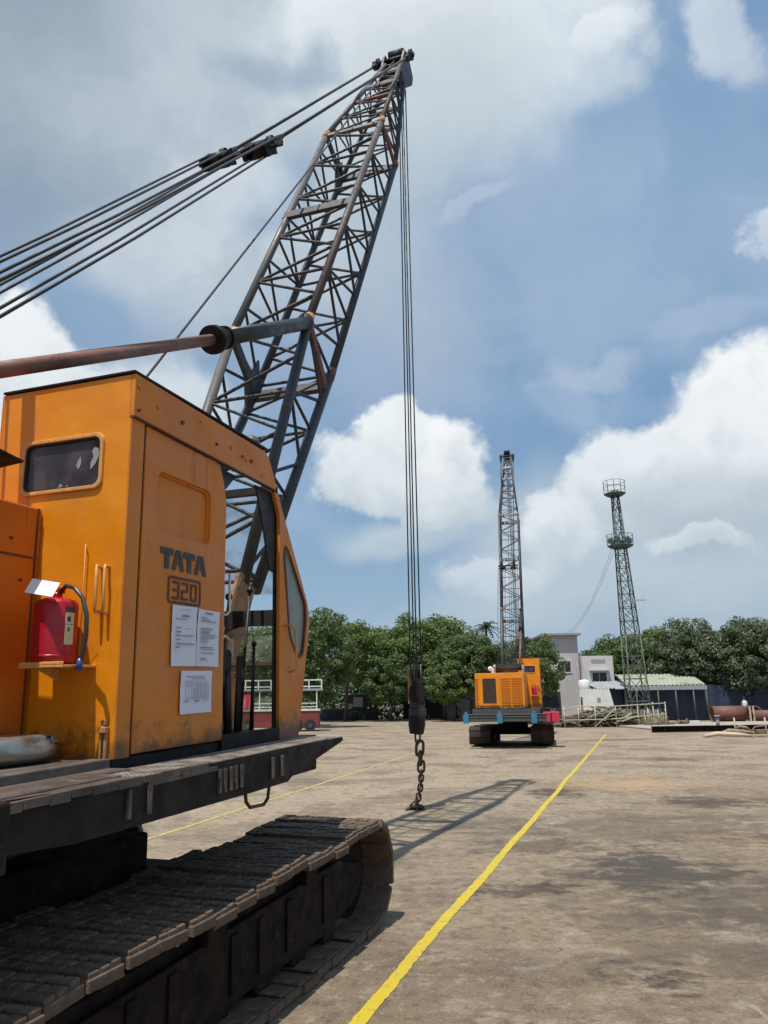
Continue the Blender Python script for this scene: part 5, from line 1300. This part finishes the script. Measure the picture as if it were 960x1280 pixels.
towersec(0, 6.2, 'tower_base', 4); towersec(6.2, 17.0, 'tower_steel', 11)
def platform(z, r, hr, nm_):
    c = Vector((-.30 * z / HT, 0, z)); k = MB(); n = 14
    k.tube([c + Vector((0, 0, -.16)), c], [r * .72, r], 20)
    o = k.build('platform', 'tower_steel', twr)
    k = MB()
    for hz_ in (hr * .5, hr): k.torus(c + Vector((0, 0, hz_)), (0, 0, 1), r, .018, 20, 5)
    for i in range(10): a = 2 * PI * i / 10; k.bar(c + Vector((math.cos(a) * r, math.sin(a) * r, 0)), c + Vector((math.cos(a) * r, math.sin(a) * r, hr)), .035, .035)
    k.build('railing', 'tower_steel', o)
platform(16.75, .80, .95, 0); platform(12.75, .95, .80, 1)
k = MB(); c = Vector((-.225, 0, 12.9))
for i in range(6): a = 2 * PI * i / 6; k.box(c.x + math.cos(a) * .7 - .15, c.x + math.cos(a) * .7 + .15, math.sin(a) * .7 - .12, math.sin(a) * .7 + .12, 12.95, 13.3)
k.build('floodlight', 'tower_steel', twr)
k = MB(); k.bar((-.75, -.7, 8.6), (1.0, -.7, 8.6), .06, .06); k.build('cross_arm', 'trim_grey', twr)
# cables drooping from platform to the building roof
for j, (dx, sag) in enumerate(((0, 1.0), (.35, .8))):
    A = Vector((TBx - .9 + dx * .6, TBy - .3, 12.7)); Bp = Vector((15.7 + dx, 66, 7.3)); pts = [A.lerp(Bp, t / 12) - Vector((0, 0, sag * 4 * (t / 12) * (1 - t / 12))) for t in range(13)]
    k = MB(); k.tube(pts, .013, 4); o = k.build('overhead_cable', 'rope_steel'); tag(o, 'thin cable drooping from the tower platform to the overhanging roof' + (', the lower one' if j == 0 else ', the upper one'), 'cable', 'cables from the lattice tower')

# ------------------------------------------------------------------ scrap heap, bamboo barrier, pipes, planks
rnd = random.Random(21)
k = MB()
for i in range(330):
    t = rnd.random(); x = 11.2 + 6.4 * t + rnd.uniform(-.3, .3); hmax = .80 * math.exp(-((t - .42) / .30) ** 2) + .35; z = rnd.random() * hmax; y = 50.5 + rnd.uniform(-.9, .9) * (1.2 - z / 1.6)
    L = rnd.uniform(.3, 1.7); a = rnd.gauss(0, .5); e_ = rnd.gauss(.0, .28); d = Vector((math.cos(a) * math.cos(e_), math.sin(a) * math.cos(e_), math.sin(e_)))
    c = Vector((x, y, max(z, .08))); p, q = c - d * L / 2, c + d * L / 2; p.z = max(p.z, .05); q.z = max(q.z, .05)
    if rnd.random() < .55: k.bar(p, q, rnd.uniform(.05, .3), rnd.uniform(.03, .12))
    else: k.tube([p, q], rnd.uniform(.02, .08), 6)
o = k.build('scrap_heap', 'scrap_brown'); tag(o, 'heap of brown scrap and branches behind the bamboo barrier', 'scrap heap', kind='stuff')
k = MB()
for i in range(60):
    t = rnd.random(); x = 11.4 + 5.6 * t; z = .85 * math.exp(-((t - .42) / .30) ** 2) * rnd.uniform(.6, 1.1) + .15; y = 50.0 + rnd.uniform(-.7, .7); L = rnd.uniform(.5, 1.8); a = rnd.gauss(.1, .35); e_ = rnd.gauss(.12, .2)
    d = Vector((math.cos(a), math.sin(a), math.sin(e_))); c = Vector((x, y, z)); k.bar(c - d * L / 2, c + d * L / 2, rnd.uniform(.04, .22), .03)
o = k.build('scrap_heap', 'scrap_pale'); tag(o, 'pale boards and laths lying on top of the scrap heap', 'scrap heap', kind='stuff')
br = empty('barrier', (11.1, 49, 0)); tag(br, 'pale bamboo rail barrier in front of the scrap heap', 'barrier')
k = MB(); k.tube([(0, 0, 1.05), (.9, 0, 1.30), (3.3, 0, 1.27), (6.2, -.7, 1.42)], .035, 6); k.build('rail', 'bamboo_pale', br)
k = MB(); k.tube([(0, 0, .45), (3.3, 0, .50), (6.25, -.7, .78)], .035, 6); k.build('rail', 'bamboo_pale', br)
k = MB(); k.tube([(1.9, -.1, .05), (3.3, -.1, 1.15)], .035, 6); k.build('brace', 'bamboo_pale', br)
for x, y in ((.05, 0), (.95, 0), (2.0, 0), (3.3, 0), (4.6, -.3), (5.5, -.5), (6.2, -.7)):
    k = MB(); k.tube([(x, y, 0), (x, y, 1.5 if x > 5 else 1.3)], .03, 6); k.build('post', 'timber_pale', br)
for i in range(18):
    pass
k = MB()
for i in range(16): x = 4.9 + i * .09; k.tube([(x, -.45, 0), (x + rnd.uniform(-.1, .1), -.5, rnd.uniform(.6, 1.2))], .02, 4)
k.build('brushwood', 'bamboo_pale', br)
# white beam
o = MB().box(0, 3.4, 0, .2, .0, .18).build('steel_beam', 'whitewash'); o.location = (18.6, 55, 0); tag(o, 'pale beam lying on the ground beside the left end of the rusty pipes', 'beam')
o = MB(); 
for i in range(26): L = rnd.uniform(.3, .9); a = rnd.uniform(0, 3); c = Vector((rnd.uniform(0, 2.3), rnd.uniform(-.3, .3), rnd.uniform(.06, .35))); d = Vector((math.cos(a), math.sin(a), rnd.uniform(-.2, .2))); o.tube([c - d * L / 2, c + d * L / 2], rnd.uniform(.04, .12), 6)
o = o.build('debris_pile', 'scrap_brown'); o.location = (17.3, 50.6, 0); tag(o, 'low pile of dark debris right of the bamboo barrier', 'debris', kind='stuff')
# pipes
def pipe(x, y, L, r, rz, lab):
    e = empty('steel_pipe', (x, y, 0), rz); tag(e, lab, 'pipe', 'rusty pipes lying at the back of the yard')
    k = MB(); n = 28; rings = []
    for (xx, rr_) in ((0, r), (L, r), (L, r - .04), (0, r - .04)): rings.append([k.v((xx, rr_ * math.cos(2 * PI * i / n), r + rr_ * math.sin(2 * PI * i / n))) for i in range(n)])
    for a, b_2 in zip(rings, rings[1:] + rings[:1]):
        for i in range(n): f = k.bm.faces.new((a[i], a[(i + 1) % n], b_2[(i + 1) % n], b_2[i])); f.smooth = True
    k.build('shell', 'pipe_rust', e)
pipe(24.0, 57.6, 2.3, .56, R(-4), 'reddest rusty pipe at the left end of the row')
pipe(26.6, 57.0, 4.6, .40, R(-3), 'long dark rusty pipe lying in front at the right edge')
pipe(27.6, 58.6, 1.6, .55, R(62), 'rusty pipe lying end-on behind the long dark pipe')
pipe(29.5, 58.8, 1.6, .55, R(62), 'rightmost rusty pipe lying end-on behind the others')
k = MB(); k.box(-.05, .05, -.6, -.5, 0, 1.1); k.box(.2, .3, -.6, -.5, 0, 1.1); o = k.build('marker_post', 'timber_pale'); o.location = (26.4, 57.2, 0); tag(o, 'pair of short pale posts in the gap between the pipes', 'posts')
# raised slab and steel beams
o = MB().box(0, 14, 0, 12, 0, .10).build('concrete_pad', 'concrete_slab', bevel=.02); o.location = (14.6, 42.2, 0); tag(o, 'low concrete pad in front of the rusty pipes', 'slab', kind='structure')
k = MB(); k.box(0, 10, 0, .06, 0, .30); k.box(0, 10, -.12, .18, .27, .30); k.box(0, 10, -.12, .18, 0, .03); 
for i in range(9): k.box(.6 + i * 1.1, .64 + i * 1.1, -.10, 0, .03, .27)
o = k.build('steel_beam', 'track_rust'); o.location = (13.6, 40.2, 0); o.rotation_euler = (0, 0, R(4)); tag(o, 'long dark rusty steel beam lying along the front of the concrete pad', 'beam')
k = MB(); k.tube([(0, 0, .1), (0, 0, .75)], .09, 10); k.tube([(0, 0, .7), (0, 0, .78)], .15, 10); o = k.build('bollard', 'trim_grey'); o.location = (17.6, 41.6, 0); tag(o, 'short dark bollard on the concrete pad before the pipes', 'bollard')
TL = ['pale curved board, leftmost of the timber lying in front of the beam', 'thick grey plank lying just right of the pale curved board', 'stubby log lying on the grey planks', 'long thin plank lying nearest the camera in the timber pile',
      'short dark block at the middle of the timber pile', 'bent branch leaning over the timber pile', 'flat board behind the short dark block', 'rough log at the right end of the timber pile']
TD = [((-.0, 0, .02), (1.9, -.55, .03), .22, .05, 'timber_pale'), ((1.0, .3, .1), (2.3, -.1, .12), .25, .10, 'timber'), ((1.7, .2, .30), (2.3, .1, .28), .16, .14, 'timber'), ((1.9, -.6, .05), (4.3, -.3, .05), .16, .05, 'timber_pale'),
      ((2.4, -.2, .1), (2.8, -.2, .1), .3, .2, 'scrap_brown'), ((2.5, .3, .2), (3.3, .1, .42), .07, .07, 'timber'), ((2.6, .5, .2), (4.0, .4, .22), .3, .06, 'timber'), ((3.2, -.2, .12), (4.2, -.0, .14), .22, .2, 'scrap_brown')]
for lab, (a, c, w_, h_, m) in zip(TL, TD):
    k = MB()
    a, c = Vector(a), Vector(c)
    if 'curved' in lab or 'bent' in lab or 'log' in lab: k.tube([a, a.lerp(c, .3) + Vector((0, .05, .10)), a.lerp(c, .7) + Vector((0, -.05, .06)), c], [w_ * .3, w_ * .45, w_ * .4, w_ * .25], 8)
    else: k.bar(a, c, w_, h_)
    o = k.build('timber_plank', m); o.location = (13.75, 34.1, .03); o.rotation_euler = (0, 0, R(10)); tag(o, lab, 'timber', 'timber pieces lying in front of the steel beam')
k = MB(); k.tube([(0, 0, 0), (0, 0, .75)], .035, 6); o = k.build('stake', 'timber_pale'); o.location = (16.4, 36.9, 0); tag(o, 'thin upright stake at the left end of the timber', 'stake', 'stakes by the timber')
k = MB(); k.tube([(0, 0, 0), (0, 0, .75)], .035, 6); o = k.build('stake', 'timber_pale'); o.location = (17.7, 36.6, 0); tag(o, 'thin upright stake nearer the right edge, behind the timber', 'stake', 'stakes by the timber')

# ------------------------------------------------------------------ output settings
sc.view_settings.view_transform = 'Standard'; sc.view_settings.look = 'None'; sc.view_settings.exposure = 0; sc.view_settings.gamma = 1; sc.view_settings.use_curve_mapping = False
sc.cycles.use_denoising = True; sc.cycles.max_bounces = 6; sc.cycles.diffuse_bounces = 3; sc.cycles.transparent_max_bounces = 12
sc.render.film_transparent = False
